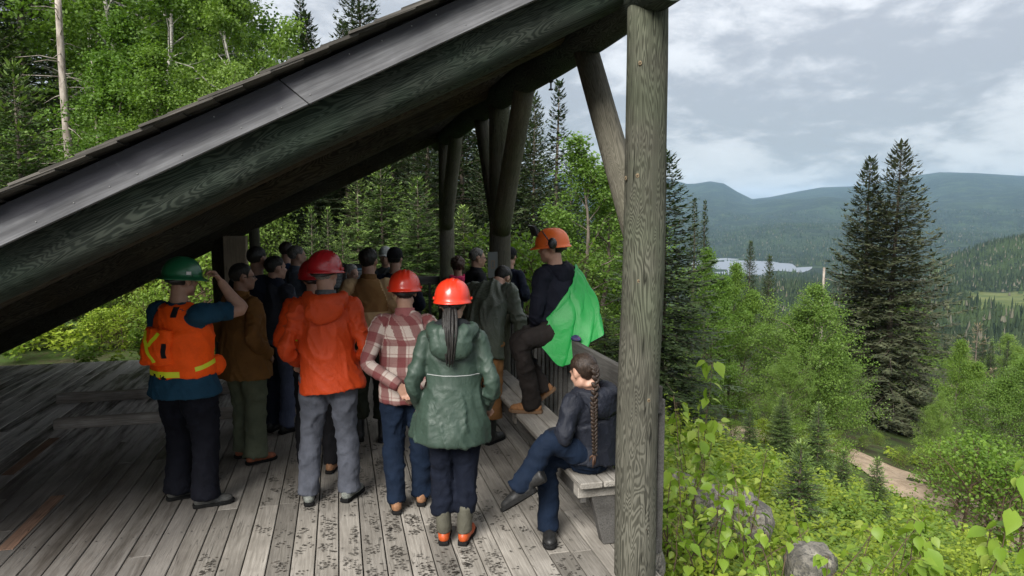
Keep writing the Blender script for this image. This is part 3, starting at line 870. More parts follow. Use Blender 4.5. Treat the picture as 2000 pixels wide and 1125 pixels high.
def conifer(h, Rb, seed, whorls=34, per=6, droop=.3, tw=.34, bare=.04, shape=.85, gaps=0.0, mat='spruce', step=.14, young=False, thin=1.0, blade=.030, quad=4):
    g = np.random.default_rng(seed); fo = Fol(); tb = MB()
    zt = np.linspace(0, h * .995, 12); 
    wob = np.stack([np.sin(zt * .5 + seed) * .01 * h * .3, np.cos(zt * .4 + seed) * .01 * h * .3, zt], 1); wob[0, :2] = 0
    r0 = .011 * h + .02
    tb.add(*tube_vf(wob, list(r0 * (1 - zt / h) + .008), 8))
    for i in range(whorls):
        t_ = (i + g.uniform(0, .6)) / whorls
        z = h * (bare + (1 - bare) * t_ ** .95)
        cx = np.interp(z, zt, wob[:, 0]); cy = np.interp(z, zt, wob[:, 1])
        Lm = Rb * ((1 - t_) ** shape) * (1 if t_ > .12 else .75 + 2 * t_) + .02 * h * .25
        k = max(3, int(round(per * (1 if t_ < .8 else .8))))
        a0 = g.uniform(0, 6.28)
        for j in range(k):
            if g.random() < gaps: continue
            L = Lm * g.uniform(.62, 1.12); az_ = a0 + j * 6.283 / k + g.normal(0, .22)
            e = (-.30 + 1.05 * t_ ** 1.3) + g.normal(0, .1)
            m_ = max(3, int(L / step)); s = np.linspace(0, 1, m_ + 1)
            rad = L * s; dz = np.tan(e) * rad - droop * L * s ** 1.6 * (1 - t_) + droop * .75 * L * s ** 3.2
            dirh = np.array([math.cos(az_), math.sin(az_), 0]); side = np.array([-dirh[1], dirh[0], 0])
            curve = side * (np.sin(s * 2.2 + g.uniform(0, 6)) * .05 * L)[:, None]
            P = np.array([cx, cy, z]) + dirh * rad[:, None] + curve; P[:, 2] += dz
            if L > .18: tb.add(*tube_vf(P, list(np.linspace(.006 + .007 * L, .003, m_ + 1)), 3, False))
            tan = norm(np.gradient(P, axis=0))
            idx = np.where(s > .16)[0]
            for sd in (-1, 1):
                kk = idx[g.random(len(idx)) < thin]
                if len(kk) == 0: continue
                B = P[kk] + g.normal(0, .015, (len(kk), 3))
                D = norm(tan[kk] * .62 + side * sd * .78 + np.array([0, 0, -.12]) + g.normal(0, .13, (len(kk), 3)))
                l = tw * (1.15 - .62 * s[kk]) * g.uniform(.65, 1.2, len(kk)) * min(1.0, .35 + L / 1.2)
                Sv = norm(np.cross(D, np.array([0, 0, 1.0])) + g.normal(0, .25, D.shape))
                tip = np.clip((s[kk] - .62) / .38, 0, 1) * (.8 if young else .35) * (g.random(len(kk)) < .8)
                bl = blade * (.42 + .58 * min(1.0, L / (.11 * h)))
                fo.add(B, D, Sv, l, np.full(len(kk), bl * 1.5), tip)
                up = np.cross(Sv, D)
                for q in range(quad):
                    f = .18 + .68 * q / max(1, quad - 1)
                    for s2 in (-1, 1):
                        D2 = norm(D * .70 + Sv * s2 * .62 + up * g.normal(0, .22, (len(kk), 1)))
                        fo.add(B + D * (l * f)[:, None], D2, norm(Sv + up * g.normal(0, .5, (len(kk), 1))), l * (.52 - .25 * f) * g.uniform(.8, 1.2, len(kk)), np.full(len(kk), bl), tip)
            T1 = np.array([P[-1]]); fo.add(T1, tan[-1:], np.array([side]), np.array([tw * .6]), np.array([blade * 1.6]), np.array([.8 if young else .3]))
    if young:
        fo.add(np.array([[wob[-1, 0], wob[-1, 1], h * .985]]), np.array([[0, 0, 1.0]]), np.array([[1.0, 0, 0]]), np.array([.22]), np.array([.02]), np.array([1.0]))
    return tb.mesh('trunk', True, (M['bark'],)), fo.mesh('crown', M[mat])

def broadleaf(h, Rc, seed, leaves=12000, leaf=.085, bare=.22, mat='birch', bark='birch_bark', limbs=20, stems=1, lean=.04, round_=.6):
    g = np.random.default_rng(seed); fo = Fol(); tb = MB(); ends = []
    for s_ in range(stems):
        off = np.array([g.normal(0, .25), g.normal(0, .25), 0]) if stems > 1 else np.zeros(3)
        hh = h * (1 if s_ == 0 else g.uniform(.7, .95)); z = np.linspace(0, hh, 14)
        ln = g.normal(0, lean, 2) * (2.2 if stems > 1 else 1)
        tr = np.stack([off[0] + ln[0] * z + .03 * hh * np.sin(z * 1.1 + g.uniform(0, 6)) * .35, off[1] + ln[1] * z + .03 * hh * np.sin(z * .9 + g.uniform(0, 6)) * .35, z], 1)
        r0 = .012 * hh + .015
        tb.add(*tube_vf(tr, list(np.maximum(.008, r0 * (1 - z / hh) ** .9)), 9))
        for i in range(limbs):
            t_ = bare + (1 - bare) * (i + g.random()) / limbs
            p0 = np.array([np.interp(t_ * hh, z, tr[:, k]) for k in range(3)])
            u = (t_ - bare) / (1 - bare)
            prof = (math.sin(math.pi * min(1, u * round_ + .22)) ** .7) * (1 - .78 * max(0, u - .6) / .4)
            L = Rc * prof * g.uniform(.7, 1.15); a = i * 2.4 + g.normal(0, .35); el = .45 + .7 * u + g.normal(0, .15)
            D = np.array([math.cos(a) * math.cos(el), math.sin(a) * math.cos(el), math.sin(el)])
            m_ = 6; s = np.linspace(0, 1, m_)
            P = p0 + D * (L * s)[:, None]; P[:, 2] -= .18 * L * s ** 2; P += g.normal(0, .03 * L, P.shape) * s[:, None]
            tb.add(*tube_vf(P, list(np.linspace(.008 + .010 * L, .004, m_)), 4, False))
            for q in range(6):
                f = .3 + .7 * (q + g.random()) / 6; b0 = np.array([np.interp(f, s, P[:, k]) for k in range(3)])
                d2 = norm(D * .5 + g.normal(0, .65, 3) + np.array([0, 0, .1])); l2 = L * g.uniform(.22, .48)
                e = b0 + d2 * l2
                tb.add(*tube_vf(np.stack([b0, (b0 + e) / 2 + g.normal(0, .02, 3), e]), [.006, .004, .002], 3, False))
                for r in range(4): ends.append(b0 + (e - b0) * g.uniform(.35, 1.08) + g.normal(0, .10 * (.5 + L * .25), 3))
            ends.append(P[-1])
    E_ = np.array(ends); per = max(3, leaves // len(E_))
    C = np.repeat(E_, per, 0); nL = len(C)
    C = C + g.normal(0, 1, (nL, 3)) * np.array([.16, .16, .11]) * (.7 + Rc * .14)
    D = norm(g.normal(0, 1, (nL, 3)) * np.array([1, 1, .5]) + np.array([0, 0, -.45])); Sv = norm(np.cross(D, g.normal(0, .6, (nL, 3)) + np.array([0, 0, 1.0])))
    Sv = norm(np.cross(np.cross(D, Sv), D) * .9 + np.cross(D, Sv) * g.normal(0, .5, (nL, 1)))
    fo.add(C, D, Sv, leaf * g.uniform(.7, 1.3, nL), leaf * .72 * g.uniform(.8, 1.2, nL))
    return tb.mesh('trunk', True, (M[bark],)), fo.mesh('crown', M[mat])

V_ = {}
V_['spruce_a'] = (13.0, conifer(13.0, 2.5, 1, 56, 8, .34, .50, mat='spruce', step=.21, gaps=.05, blade=.085, quad=2))
V_['spruce_b'] = (13.0, conifer(13.0, 1.75, 2, 58, 8, .30, .46, mat='spruce', step=.20, gaps=.08, blade=.080, quad=2))
V_['spruce_old'] = (15.5, conifer(15.5, 3.9, 3, 62, 9, .46, .62, mat='spruce_grey', step=.23, gaps=.07, shape=.98, blade=.085, bare=.03, thin=.95, quad=2))
V_['spruce_old2'] = (14.5, conifer(14.5, 3.0, 14, 58, 9, .46, .58, mat='spruce_grey', step=.22, gaps=.08, shape=.98, blade=.085, bare=.03, thin=.95, quad=2))
V_['spire'] = (13.0, conifer(13.0, 1.0, 4, 60, 7, .30, .36, mat='spruce', step=.18, gaps=.15, blade=.085, quad=2))
V_['fir_a'] = (6.0, conifer(6.0, 1.75, 5, 36, 8, .15, .34, mat='fir', step=.13, young=True, blade=.042, quad=3))
V_['fir_b'] = (6.0, conifer(6.0, 1.45, 6, 34, 8, .10, .32, mat='fir', step=.13, young=True, gaps=.06, blade=.042, quad=3))
V_['fir_small'] = (1.7, conifer(1.7, .62, 7, 24, 9, .08, .17, mat='fir', step=.055, young=True, blade=.020, quad=3))
V_['birch_a'] = (11.0, broadleaf(11.0, 2.6, 1, 26000, .115, .22, 'birch'))
V_['birch_b'] = (11.0, broadleaf(11.0, 2.2, 2, 22000, .115, .30, 'aspen', lean=.06))
V_['aspen'] = (9.0, broadleaf(9.0, 2.0, 3, 26000, .095, .10, 'alder', 'bark', 24, 2))
V_['alder'] = (7.0, broadleaf(7.0, 2.7, 4, 44000, .078, .06, 'alder', 'bark', 22, 3, round_=.7))
V_['birch_c'] = (7.5, broadleaf(7.5, 2.2, 5, 38000, .078, .05, 'birch', 'bark', 24, 2, round_=.75))
V_['bush'] = (2.2, broadleaf(2.2, 1.25, 6, 4200, .075, .02, 'shrub_b', 'twig', 12, 4, round_=.8))
V_['bush_light'] = (2.2, broadleaf(2.2, 1.2, 8, 3600, .085, .02, 'shrub', 'twig', 12, 4, round_=.8))
V_['browned'] = (5.0, conifer(5.0, 1.5, 9, 22, 5, .35, .36, mat='brown_needles', step=.16, gaps=.35, blade=.03, thin=.7))
def tree_at(kind, x, y, h, name, label, cat, group=None, rot=None, wide=1.0, sink=.05, seed=None):
    H0, (trunk, crown) = V_[kind]; s = h / H0
    z = gz(x, y) - sink
    root = thing(name, label, cat, (x, y, z), 0.0, group)
    root.rotation_euler = (0, 0, rnd.uniform(0, 6.28) if rot is None else rot); root.scale = (s * wide, s * wide, s)
    a = bpy.data.objects.new('trunk', trunk); COL.objects.link(a); a.parent = root
    c = bpy.data.objects.new('crown' if name not in ('shrub', 'leafy_bush') else 'foliage', crown); COL.objects.link(c); c.parent = root; c['kind'] = 'stuff'
    return root
ORD = ['first', 'second', 'third', 'fourth', 'fifth', 'sixth', 'seventh', 'eighth', 'ninth', 'tenth', 'eleventh', 'twelfth']
def nth(rows):
    xs = sorted(r[0] for r in rows); return lambda px: ORD[xs.index(px)]
def tree_px(kind, px, dist, ytop, name, label, cat='tree', group=None, wide=1.0, rot=None, hmin=.5):
    a = az_of(px); d = dist / math.cos(a - AZ); x, y = math.sin(a) * d, math.cos(a) * d
    z = gz(x, y); top = CAM_H + (420 - ytop) / FPX * dist
    return tree_at(kind, x, y, max(hmin, top - z), name, label, cat, group, rot, wide)

# ---- forest behind the shelter, seen above the roof
GF = 'trees standing behind the shelter roof'
tree_px('spruce_a', -40, 19, -260, 'spruce_tree', 'dark mossy spruce at the far left edge above the roof')
tree_px('spruce_b', 70, 23, -330, 'spruce_tree', 'tall dark spruce left of the bare dead trunk', group=GF)
tree_px('fir_a', 48, 13.5, 128, 'fir_tree', 'light green young fir with upright leaders at left above the roof', wide=1.0)
tree_px('fir_b', 5, 15, 190, 'fir_tree', 'young fir cut by the left edge of the picture')
ROW6065 = ((255, 21, -190, 'birch_a', 1.05), (345, 19, -120, 'birch_b', 1.1), (300, 27, -260, 'birch_a', 1.1), (420, 24, -170, 'birch_b', 1.1), (185, 27, -240, 'birch_a', 1.0), (375, 30, -250, 'birch_a', 1.2), (235, 17, 40, 'birch_c', 1.0), (330, 16, 110, 'birch_c', 1.1), (415, 16.5, 140, 'alder', .9))
for (px, dd, yt, k, w) in ROW6065:
    tree_px(k, px, dd, yt, 'birch_tree', 'leafy green birch in the wood above the roof, ' + nth(ROW6065)(px) + ' from the left', group='birches above the roof', wide=w)
tree_px('birch_a', 468, 17.5, -70, 'birch_tree', 'pale barked birch with sparse airy crown against the sky left of the lone spruce', wide=.85, rot=1.0)
tree_px('spire', 601, 42, 2, 'spruce_tree', 'small pointed spruce standing alone against the sky above the roof', wide=1.25)
tree_px('spruce_a', 712, 30, -75, 'spruce_tree', 'broad dark spruce against the sky above the roof, right of the pointed one', wide=.95)
for (px, dd, yt) in ((130, 33, -220), (480, 36, -40), (215, 38, -300), (20, 34, -300)):
    tree_px('spruce_b', px, dd, yt, 'spruce_tree', 'tall dark spruce deep in the wood above the roof', group='spruces deep in the wood', wide=1.3)
def snag(px, dist, ytop, h_stub, label, r=.11, name='dead_tree'):
    a = az_of(px); d = dist / math.cos(a - AZ); x, y = math.sin(a) * d, math.cos(a) * d; z = gz(x, y)
    h = CAM_H + (420 - ytop) / FPX * dist - z
    g = np.random.default_rng(int(px)); zz_ = np.linspace(0, h, 16)
    P = np.stack([-.012 * zz_ + .02 * np.sin(zz_), .01 * np.sin(zz_ * .8), zz_], 1)
    root = thing(name, label, 'dead tree', (x, y, z - .05))
    o = part('trunk', MB().add(*tube_vf(P, list(np.linspace(r, r * .55, 16)), 10)).mesh('trunk', True, (M['dead_bark'],)), root, (x, y, z - .05))
    mb = MB()
    for i in range(h_stub):
        zc = h * g.uniform(.35, .99); a2 = g.uniform(0, 6.28); L = g.uniform(.2, .95)
        p0 = np.array([-.012 * zc, 0, zc]); D = np.array([math.cos(a2), math.sin(a2), g.uniform(-.35, .25)])
        mb.add(*tube_vf(np.stack([p0, p0 + D * L * .5 + g.normal(0, .02, 3), p0 + D * L + np.array([0, 0, -.1 * L])]), [.014, .009, .004], 4))
    part('stub_branches', mb.mesh('stub_branches', True, (M['dead_bark'],)), root, (x, y, z - .05))['kind'] = 'stuff'
snag(148, 16, 8, 40, 'bare dead trunk with broken branch stubs rising behind the roof at left', .115)
snag(206, 17, 120, 14, 'thin pale dead stem right of the bare dead trunk', .06)
# ---- conifers seen beneath the roof and between the posts
GU = 'conifers seen beneath the roof'
ROW4629 = ((540, 21, 150, 'spruce_a', 1.1), (680, 20, 60, 'spruce_b', 1.3), (770, 21, 90, 'spruce_a', 1.0), (835, 18, 140, 'spruce_b', 1.25), (905, 22, 60, 'spruce_a', 1.0), (610, 25, 40, 'spruce_b', 1.4), (980, 20, 110, 'spruce_a', .95))
for (px, dd, yt, k, w) in ROW4629:
    tree_px(k, px, dd, yt, 'spruce_tree', 'dense dark spruce beneath the roof line behind the people, ' + nth(ROW4629)(px) + ' from the left', group=GU, wide=w)
ROW7620 = ((555, 15, 455, 1.1), (745, 15, 300, 1.05), (815, 14.2, 345, 1.1), (905, 15, 400, 1.15), (700, 16.5, 330, 1.1), (960, 15.5, 470, 1.1), (520, 17, 380, 1.2))
for (px, dd, yt, w) in ROW7620:
    tree_px('fir_a' if px % 2 else 'fir_b', px, dd, yt, 'fir_tree', 'bright young fir just beyond the far railing, ' + nth(ROW7620)(px) + ' from the left', group='young firs beyond the far railing', wide=w)
for px, yt in ((608, 400), (640, 402), (668, 430)):
    tree_px('fir_b', px, 13.6, yt, 'fir_tree', 'slender young fir with bare upright leader above the red helmets, ' + nth(((608,), (640,), (668,)))(px) + ' from the left', group='young firs above the red helmets', wide=.8)
tree_px('spruce_a', 1043, 20, 190, 'spruce_tree', 'tall dark spruce between the middle and the near post', wide=.85)
tree_px('spire', 1088, 27, 165, 'spruce_tree', 'thin topped spruce against the sky left of the near post', wide=1.3)
tree_px('spruce_b', 1115, 24, 300, 'spruce_tree', 'dark spruce directly behind the man in the earmuff helmet', wide=1.2)
tree_px('aspen', 1165, 19, 295, 'aspen_tree', 'bright green aspen behind the brace of the near post', wide=1.25)
tree_px('alder', 1215, 22, 420, 'alder_tree', 'green alder half hidden behind the near post', wide=1.0)
tree_px('bush', 1022, 12.6, 452, 'leafy_bush', 'light green leafy bush beyond the railing beside the middle post', 'bush', wide=.85)
tree_px('fir_a', 1105, 15.5, 560, 'fir_tree', 'dark young fir below the railing behind the green cape', wide=1.3)
tree_px('fir_b', 1185, 14.5, 600, 'fir_tree', 'young fir below the railing left of the near post', wide=1.4)
g = np.random.default_rng(33)
for k in range(40):
    px = 420 + k * 21 + g.uniform(-12, 12); dd = g.uniform(26, 42); yt = g.uniform(120, 300) if px < 1010 else g.uniform(330, 430)
    tree_px(['spruce_a', 'spruce_b'][k % 2], px, dd, yt, 'spruce_tree', 'dark spruce deep in the wood beyond the deck', group='spruces deep in the wood beyond the deck', wide=g.uniform(1.25, 1.7))
# ---- shrubs left beyond the deck edge
GL = 'leafy bushes beyond the deck edge at left'
ROW2170 = ((20, 12.2, 640, .8), (90, 12.8, 632, .9), (165, 12.4, 600, .9), (235, 12.6, 590, .95), (300, 12.8, 560, .95), (200, 14.2, 560, 1.0), (270, 15.0, 520, 1.1), (400, 13.2, 470, 1.0), (330, 15.5, 500, 1.1), (110, 14.5, 600, 1.0))
for (px, dd, yt, w) in ROW2170:
    tree_px('bush_light' if px % 20 else 'bush', px, dd, yt, 'leafy_bush', 'leafy green bush beyond the deck edge under the low roof, ' + nth(ROW2170)(px) + ' from the left', 'bush', GL, wide=w)
# ---- valley side, right of the near post
tree_px('spruce_a', 1297, 13.5, 300, 'spruce_tree', 'big dark spruce directly right of the near post', wide=1.55)
tree_px('spire', 1357, 55, 388, 'spruce_tree', 'narrow spruce spire, left one of the pair near the lake', wide=1.1)
tree_px('spire', 1377, 57, 392, 'spruce_tree', 'narrow spruce spire, right one of the pair near the lake', wide=1.0)
tree_px('birch_c', 1395, 24, 487, 'birch_tree', 'fresh green birch below the lake, left of the small dark spruce', wide=.82)
tree_px('birch_c', 1447, 25.5, 515, 'birch_tree', 'fresh green birch in front of the lake', wide=.75)
tree_px('spruce_b', 1469, 60, 470, 'spruce_tree', 'small dark spruce top in front of the lake', wide=1.0)
tree_px('spruce_a', 1507, 38, 500, 'spruce_tree', 'small dark pointed spruce between the two fresh green trees', wide=.75)
tree_px('alder', 1595, 24, 556, 'alder_tree', 'wide rounded bright green tree left of the big twin spruces', wide=1.02)
tree_px('alder', 1660, 23, 660, 'alder_tree', 'lower green tree at the foot of the twin spruces', wide=.8)
tree_px('alder', 1545, 22, 680, 'alder_tree', 'lower green tree between the birches and the wide rounded tree', wide=.75)
snag(1617, 33, 520, 22, 'grey broken dead stem left of the big twin spruces', .10)
tree_px('spruce_old', 1752, 33, 283, 'spruce_tree', 'large ragged old spruce, right and taller one of the twin spruces', wide=1.3, rot=.4)
tree_px('spruce_old2', 1697, 34, 312, 'spruce_tree', 'large ragged old spruce, left and shorter one of the twin spruces', wide=1.25, rot=2.0)
tree_px('birch_c', 1905, 26, 668, 'birch_tree', 'fresh green tree right of the twin spruces', wide=.8)
tree_px('alder', 1990, 24, 700, 'alder_tree', 'green tree at the right edge of the picture', wide=.9)
tree_px('alder', 1850, 22, 770, 'alder_tree', 'low green tree above the dirt road at right', wide=.62)
tree_px('browned', 1925, 40, 632, 'conifer', 'brownish dying conifer behind the green trees at right')
tree_px('fir_a', 1545, 17.5, 772, 'fir_tree', 'young fir on the slope left of the dirt road', wide=1.1)
tree_px('fir_b', 1618, 15.5, 790, 'fir_tree', 'young fir directly left of the dirt road', wide=1.25)
tree_px('fir_b', 1480, 16, 800, 'fir_tree', 'young fir below the fresh green birches', wide=1.2)
tree_px('fir_small', 1585, 9.5, 872, 'fir_tree', 'small dark fir among the shrubs in front of the dirt road', wide=1.0)
tree_px('fir_small', 1672, 13.5, 888, 'fir_tree', 'tiny fir at the near edge of the dirt road, left one', wide=.9)
tree_px('fir_small', 1742, 12.5, 905, 'fir_tree', 'tiny fir at the near edge of the dirt road, right one', wide=.9)
ROW9528 = ((1790, 22, 880, .8), (1710, 24, 868, .9), (1650, 22, 850, .8), (1740, 27, 850, 1.0), (1870, 19, 880, .9), (1940, 17, 850, 1.0), (1985, 15, 880, 1.0))
for (px, dd, yt, w) in ROW9528:
    tree_px('bush', px, dd, yt, 'leafy_bush', 'round green bush beside the dirt road, ' + nth(ROW9528)(px) + ' from the left', 'bush', 'bushes along the dirt road', wide=w)
for i_, (px, dd, yt, w) in enumerate(((1440, 17.5, 822, 1.0), (1500, 18.0, 828, 1.0), (1560, 18.0, 838, 1.0), (1620, 17.5, 850, .9), (1665, 17.0, 872, .7), (1395, 17.0, 815, 1.0), (1340, 16.5, 805, 1.0))):
    tree_px('bush_light' if i_ % 2 else 'bush', px, dd, yt, 'leafy_bush', 'leafy bush between near post and dirt road, ' + nth(((1340,), (1395,), (1440,), (1500,), (1560,), (1620,), (1665,)))(px) + ' from the left', 'bush', 'bushes between the near post and the road', wide=w)
# wood filling the slope behind the named trees
g = np.random.default_rng(50); cnt = 0
for k in range(400):
    if cnt >= 46: break
    px = g.uniform(1180, 2050); dd = g.uniform(36, 95)
    a = az_of(px); d_ = dd / math.cos(a - AZ); x, y = math.sin(a) * d_, math.cos(a) * d_
    h = g.uniform(5.5, 9.5); top = gz(x, y) + h; yt = 420 - (top - CAM_H) / dd * FPX
    if yt < 560 or (1400 < px < 1580 and yt < 600) or (px > 1830 and yt < 650): continue
    kd = ['spruce_b', 'spruce_a', 'birch_c', 'alder', 'spire'][int(g.integers(0, 5))]
    nm = 'spruce_tree' if kd in ('spruce_b', 'spruce_a', 'spire') else 'alder_tree'
    tree_at(kd, x, y, h, nm, 'dark spruce on the wooded slope below the shelter' if nm == 'spruce_tree' else 'green leafy tree on the wooded slope below the shelter', 'tree', 'trees filling the wooded slope', wide=g.uniform(.9, 1.2)); cnt += 1

# ------------------------------------------------------------------ distant forest: tens of thousands of tiny spruces, one mass
g = np.random.default_rng(9)
def far_forest(n, d0, d1, hs, a0, a1, seg, tiers, name, label):
    d = np.sqrt(g.uniform(d0 ** 2, d1 ** 2, n)) if d1 < 1500 else np.exp(g.uniform(math.log(d0), math.log(d1), n))
    a = g.uniform(a0, a1, n); x = np.sin(a) * d; y = np.cos(a) * d; z = ground_h(x, y)
    clr = clear_mask(x, y); ok = (g.random(n) > clr * .985) & (z > LAKE_Z + .5)
    dens = fbm(np.stack([x / 120, y / 120, x * 0], 1), 61, 3); ok &= (dens > -.62)
    x, y, z, d = x[ok], y[ok], z[ok], d[ok]; n = len(x)
    h = g.uniform(hs[0], hs[1], n) * (1 + .25 * fbm(np.stack([x / 90, y / 90, x * 0], 1), 71, 2)); r = h * g.uniform(.10, .19, n)
    broad = g.random(n) < .10
    r = np.where(broad, h * .3, r); h = np.where(broad, h * .72, h)
    ang = np.linspace(0, 2 * math.pi, seg, endpoint=False)
    Vs = []; Fs = []; base = 0; per = tiers * (seg + 1)
    Vt = np.zeros((n, per, 3)); F1 = []
    for k in range(tiers):
        zb = k / tiers * .80 + .02; ztop = 1.0 if k == tiers - 1 else (k + 1.45) / tiers * .86
        rk = (1 - zb) ** .9
        aa = ang[None, :] + g.uniform(0, 6.28, (n, 1)); rr_ = r[:, None] * rk * g.uniform(.65, 1.25, (n, seg))
        Vt[:, k * (seg + 1):k * (seg + 1) + seg, 0] = x[:, None] + np.cos(aa) * rr_
        Vt[:, k * (seg + 1):k * (seg + 1) + seg, 1] = y[:, None] + np.sin(aa) * rr_
        Vt[:, k * (seg + 1):k * (seg + 1) + seg, 2] = z[:, None] + h[:, None] * (zb + g.uniform(-.04, .04, (n, seg)))
        Vt[:, k * (seg + 1) + seg] = np.stack([x, y, z + h * ztop], 1)
        i = np.arange(seg); F1.append(np.stack([k * (seg + 1) + i, k * (seg + 1) + (i + 1) % seg, np.full(seg, k * (seg + 1) + seg)], 1))
    F1 = np.concatenate(F1); F = (F1[None] + (np.arange(n) * per)[:, None, None]).reshape(-1, 3)
    o = link(name, MB().add(Vt.reshape(-1, 3), [F]).mesh(name, False, (M['farforest'],)))
    tag(o, label, 'forest', kind='stuff'); return o
m, t, b = new_mat('far_forest_needles')
rpi = t.n.new('ShaderNodeNewGeometry').outputs['Random Per Island']
pos = t.n.new('ShaderNodeNewGeometry').outputs['Position']
c = t.mix(rpi, (.012, .021, .013), (.036, .052, .026))
c = t.mix(t.ramp(t.noise(pos, .012, 4, .6), .52, .66, 0, .75), c, (.046, .070, .028))
c = t.mix(t.ramp(t.math('FRACT', t.math('MULTIPLY', rpi, 7.7)), .93, .94, 0, .8), c, (.12, .11, .085))
t.set(b.inputs['Base Color'], c); b.inputs['Roughness'].default_value = .9; b.inputs['Specular IOR Level'].default_value = .1
M['farforest'] = m
A0, A1 = az_of(1255), az_of(2080)
far_forest(2200, 105, 330, (7, 12), A0, A1, 7, 5, 'valley_forest', 'dark spruce forest covering the near valley floor at right')
far_forest(11500, 330, 1250, (7, 12.5), A0, A1, 5, 3, 'valley_forest', 'distant dense spruce forest around the pale clearing and below the hills')
far_forest(20000, 1250, 4200, (8, 14), A0, A1, 4, 2, 'valley_forest', 'far forest mass around the lake and up the mountain slopes')

# ------------------------------------------------------------------ undergrowth on the near slope: one uncountable mass of leaves
g = np.random.default_rng(77); fo = {'shrub': Fol(), 'shrub_b': Fol()}
stem_mb = MB()
def clump(x, y, hgt, rad, n, leaf, key):
    z0 = gz(x, y)
    nst = max(3, int(rad * 9)); ex = g.normal(0, rad * .45, nst); ey = g.normal(0, rad * .45, nst); eh = hgt * g.uniform(.45, 1.05, nst) * np.exp(-(ex ** 2 + ey ** 2) / (rad * rad) * .5)
    k = g.integers(0, nst, n); f = g.uniform(.15, 1.0, n) ** .65
    P = np.stack([x + ex[k] * f + g.normal(0, .07, n), y + ey[k] * f + g.normal(0, .07, n), z0 + eh[k] * f + g.normal(0, .045, n)], 1)
    a = g.uniform(0, 6.28, n); D = norm(np.stack([np.cos(a), np.sin(a), g.normal(-.25, .35, n)], 1))
    Sv = norm(np.cross(D, np.array([0, 0, 1.0])) + g.normal(0, .3, (n, 3)))
    L = leaf * g.uniform(.6, 1.35, n)
    fo[key].add(P, D, Sv, L, L * .66)
cnt = 0
while cnt < 860:
    px = g.uniform(1230, 2150); dd = g.uniform(3.9, 24) if g.random() < .8 else g.uniform(3.9, 11)
    a = az_of(px); d_ = dd / math.cos(a - AZ); x, y = math.sin(a) * d_, math.cos(a) * d_
    if x < 2.25 or road_dist(x, y) < 2.3: continue
    near_road = road_dist(x, y) < 5.5 and d_ < 22
    hgt = g.uniform(.35, 1.0) * (.55 if near_road else 1.0); 
    if dd < 6: hgt = min(hgt, .55)
    clump(x, y, hgt, g.uniform(.4, .85), int(np.interp(dd, [4, 10, 24], [450, 270, 150])), np.interp(dd, [4, 10, 24], [.058, .075, .11]), 'shrub' if g.random() < .55 else 'shrub_b'); cnt += 1
cnt = 0
while cnt < 130:
    x = g.uniform(-11, 2); y = g.uniform(11.3, 17); a = math.atan2(x, y)
    clump(x, y, g.uniform(.4, 1.0), g.uniform(.4, .8), 230, .085, 'shrub' if g.random() < .6 else 'shrub_b'); cnt += 1
for key, f_ in fo.items():
    o = link('undergrowth', f_.mesh('undergrowth', M[key]))
    tag(o, 'yellow green leafy undergrowth covering the slope beside the deck' if key == 'shrub' else 'darker green undergrowth between the shrubs on the slope', 'undergrowth', kind='stuff')
# grass tufts by the foot of the near post
fo = Fol()
for (px, py) in ((1340, 1085), (1375, 1095), (1360, 1060), (1420, 1110), (1310, 1100), (1395, 1040), (1350, 1120)):
    P0 = on_z(px, py, -1.0); n = 60; z0 = gz(P0[0], P0[1])
    B = np.stack([P0[0] + g.normal(0, .10, n), P0[1] + g.normal(0, .10, n), np.full(n, z0)], 1)
    D = norm(np.stack([g.normal(0, .45, n), g.normal(0, .45, n), np.ones(n)], 1)); S = norm(np.cross(D, g.normal(0, 1, (n, 3))))
    fo.add(B, D, S, g.uniform(.2, .45, n), g.uniform(.006, .012, n))
o = link('grass_tufts', fo.mesh('grass_tufts', M['grass'])); tag(o, 'thin grass tufts near the foot of the near post', 'grass', kind='stuff')

# ------------------------------------------------------------------ boulders
m, t, b = new_mat('boulder_rock')
oc = t.n.new('ShaderNodeTexCoord').outputs['Object']
n1 = t.noise(oc, 4.2, 8, .7); n2 = t.noise(oc, 30, 6, .75); n3 = t.noise(t.vmath('ADD', oc, (3, 1, 7)), 7, 4, .6)
oi = t.n.new('ShaderNodeObjectInfo').outputs['Random']
c = t.mix(t.ramp(n1, .35, .65), (.095, .088, .075), (.26, .24, .205)); c = t.mix(t.ramp(n2, .48, .62, 0, .75), c, (.05, .05, .05))
ck = t.noise(t.vmath('ADD', oc, (9, 2, 1)), 2.6, 5, .6, 1.2); c = t.mix(t.ramp(t.math('ABSOLUTE', t.math('SUBTRACT', ck, .5)), 0, .018, .85, 0), c, (.025, .025, .025))
ms = t.noise(oc, 1.9, 5, .65); c = t.mix(t.ramp(ms, .55, .64, 0, .8), c, (.035, .05, .016))
c = t.mix(t.ramp(n3, .60, .68, 0, .7), c, (.34, .32, .24))
t.set(b.inputs['Base Color'], c); b.inputs['Roughness'].default_value = .9; t.set(b.inputs['Normal'], t.bump(n2, .7, .02, t.bump(n1, .5, .08)))
M['rock'] = m
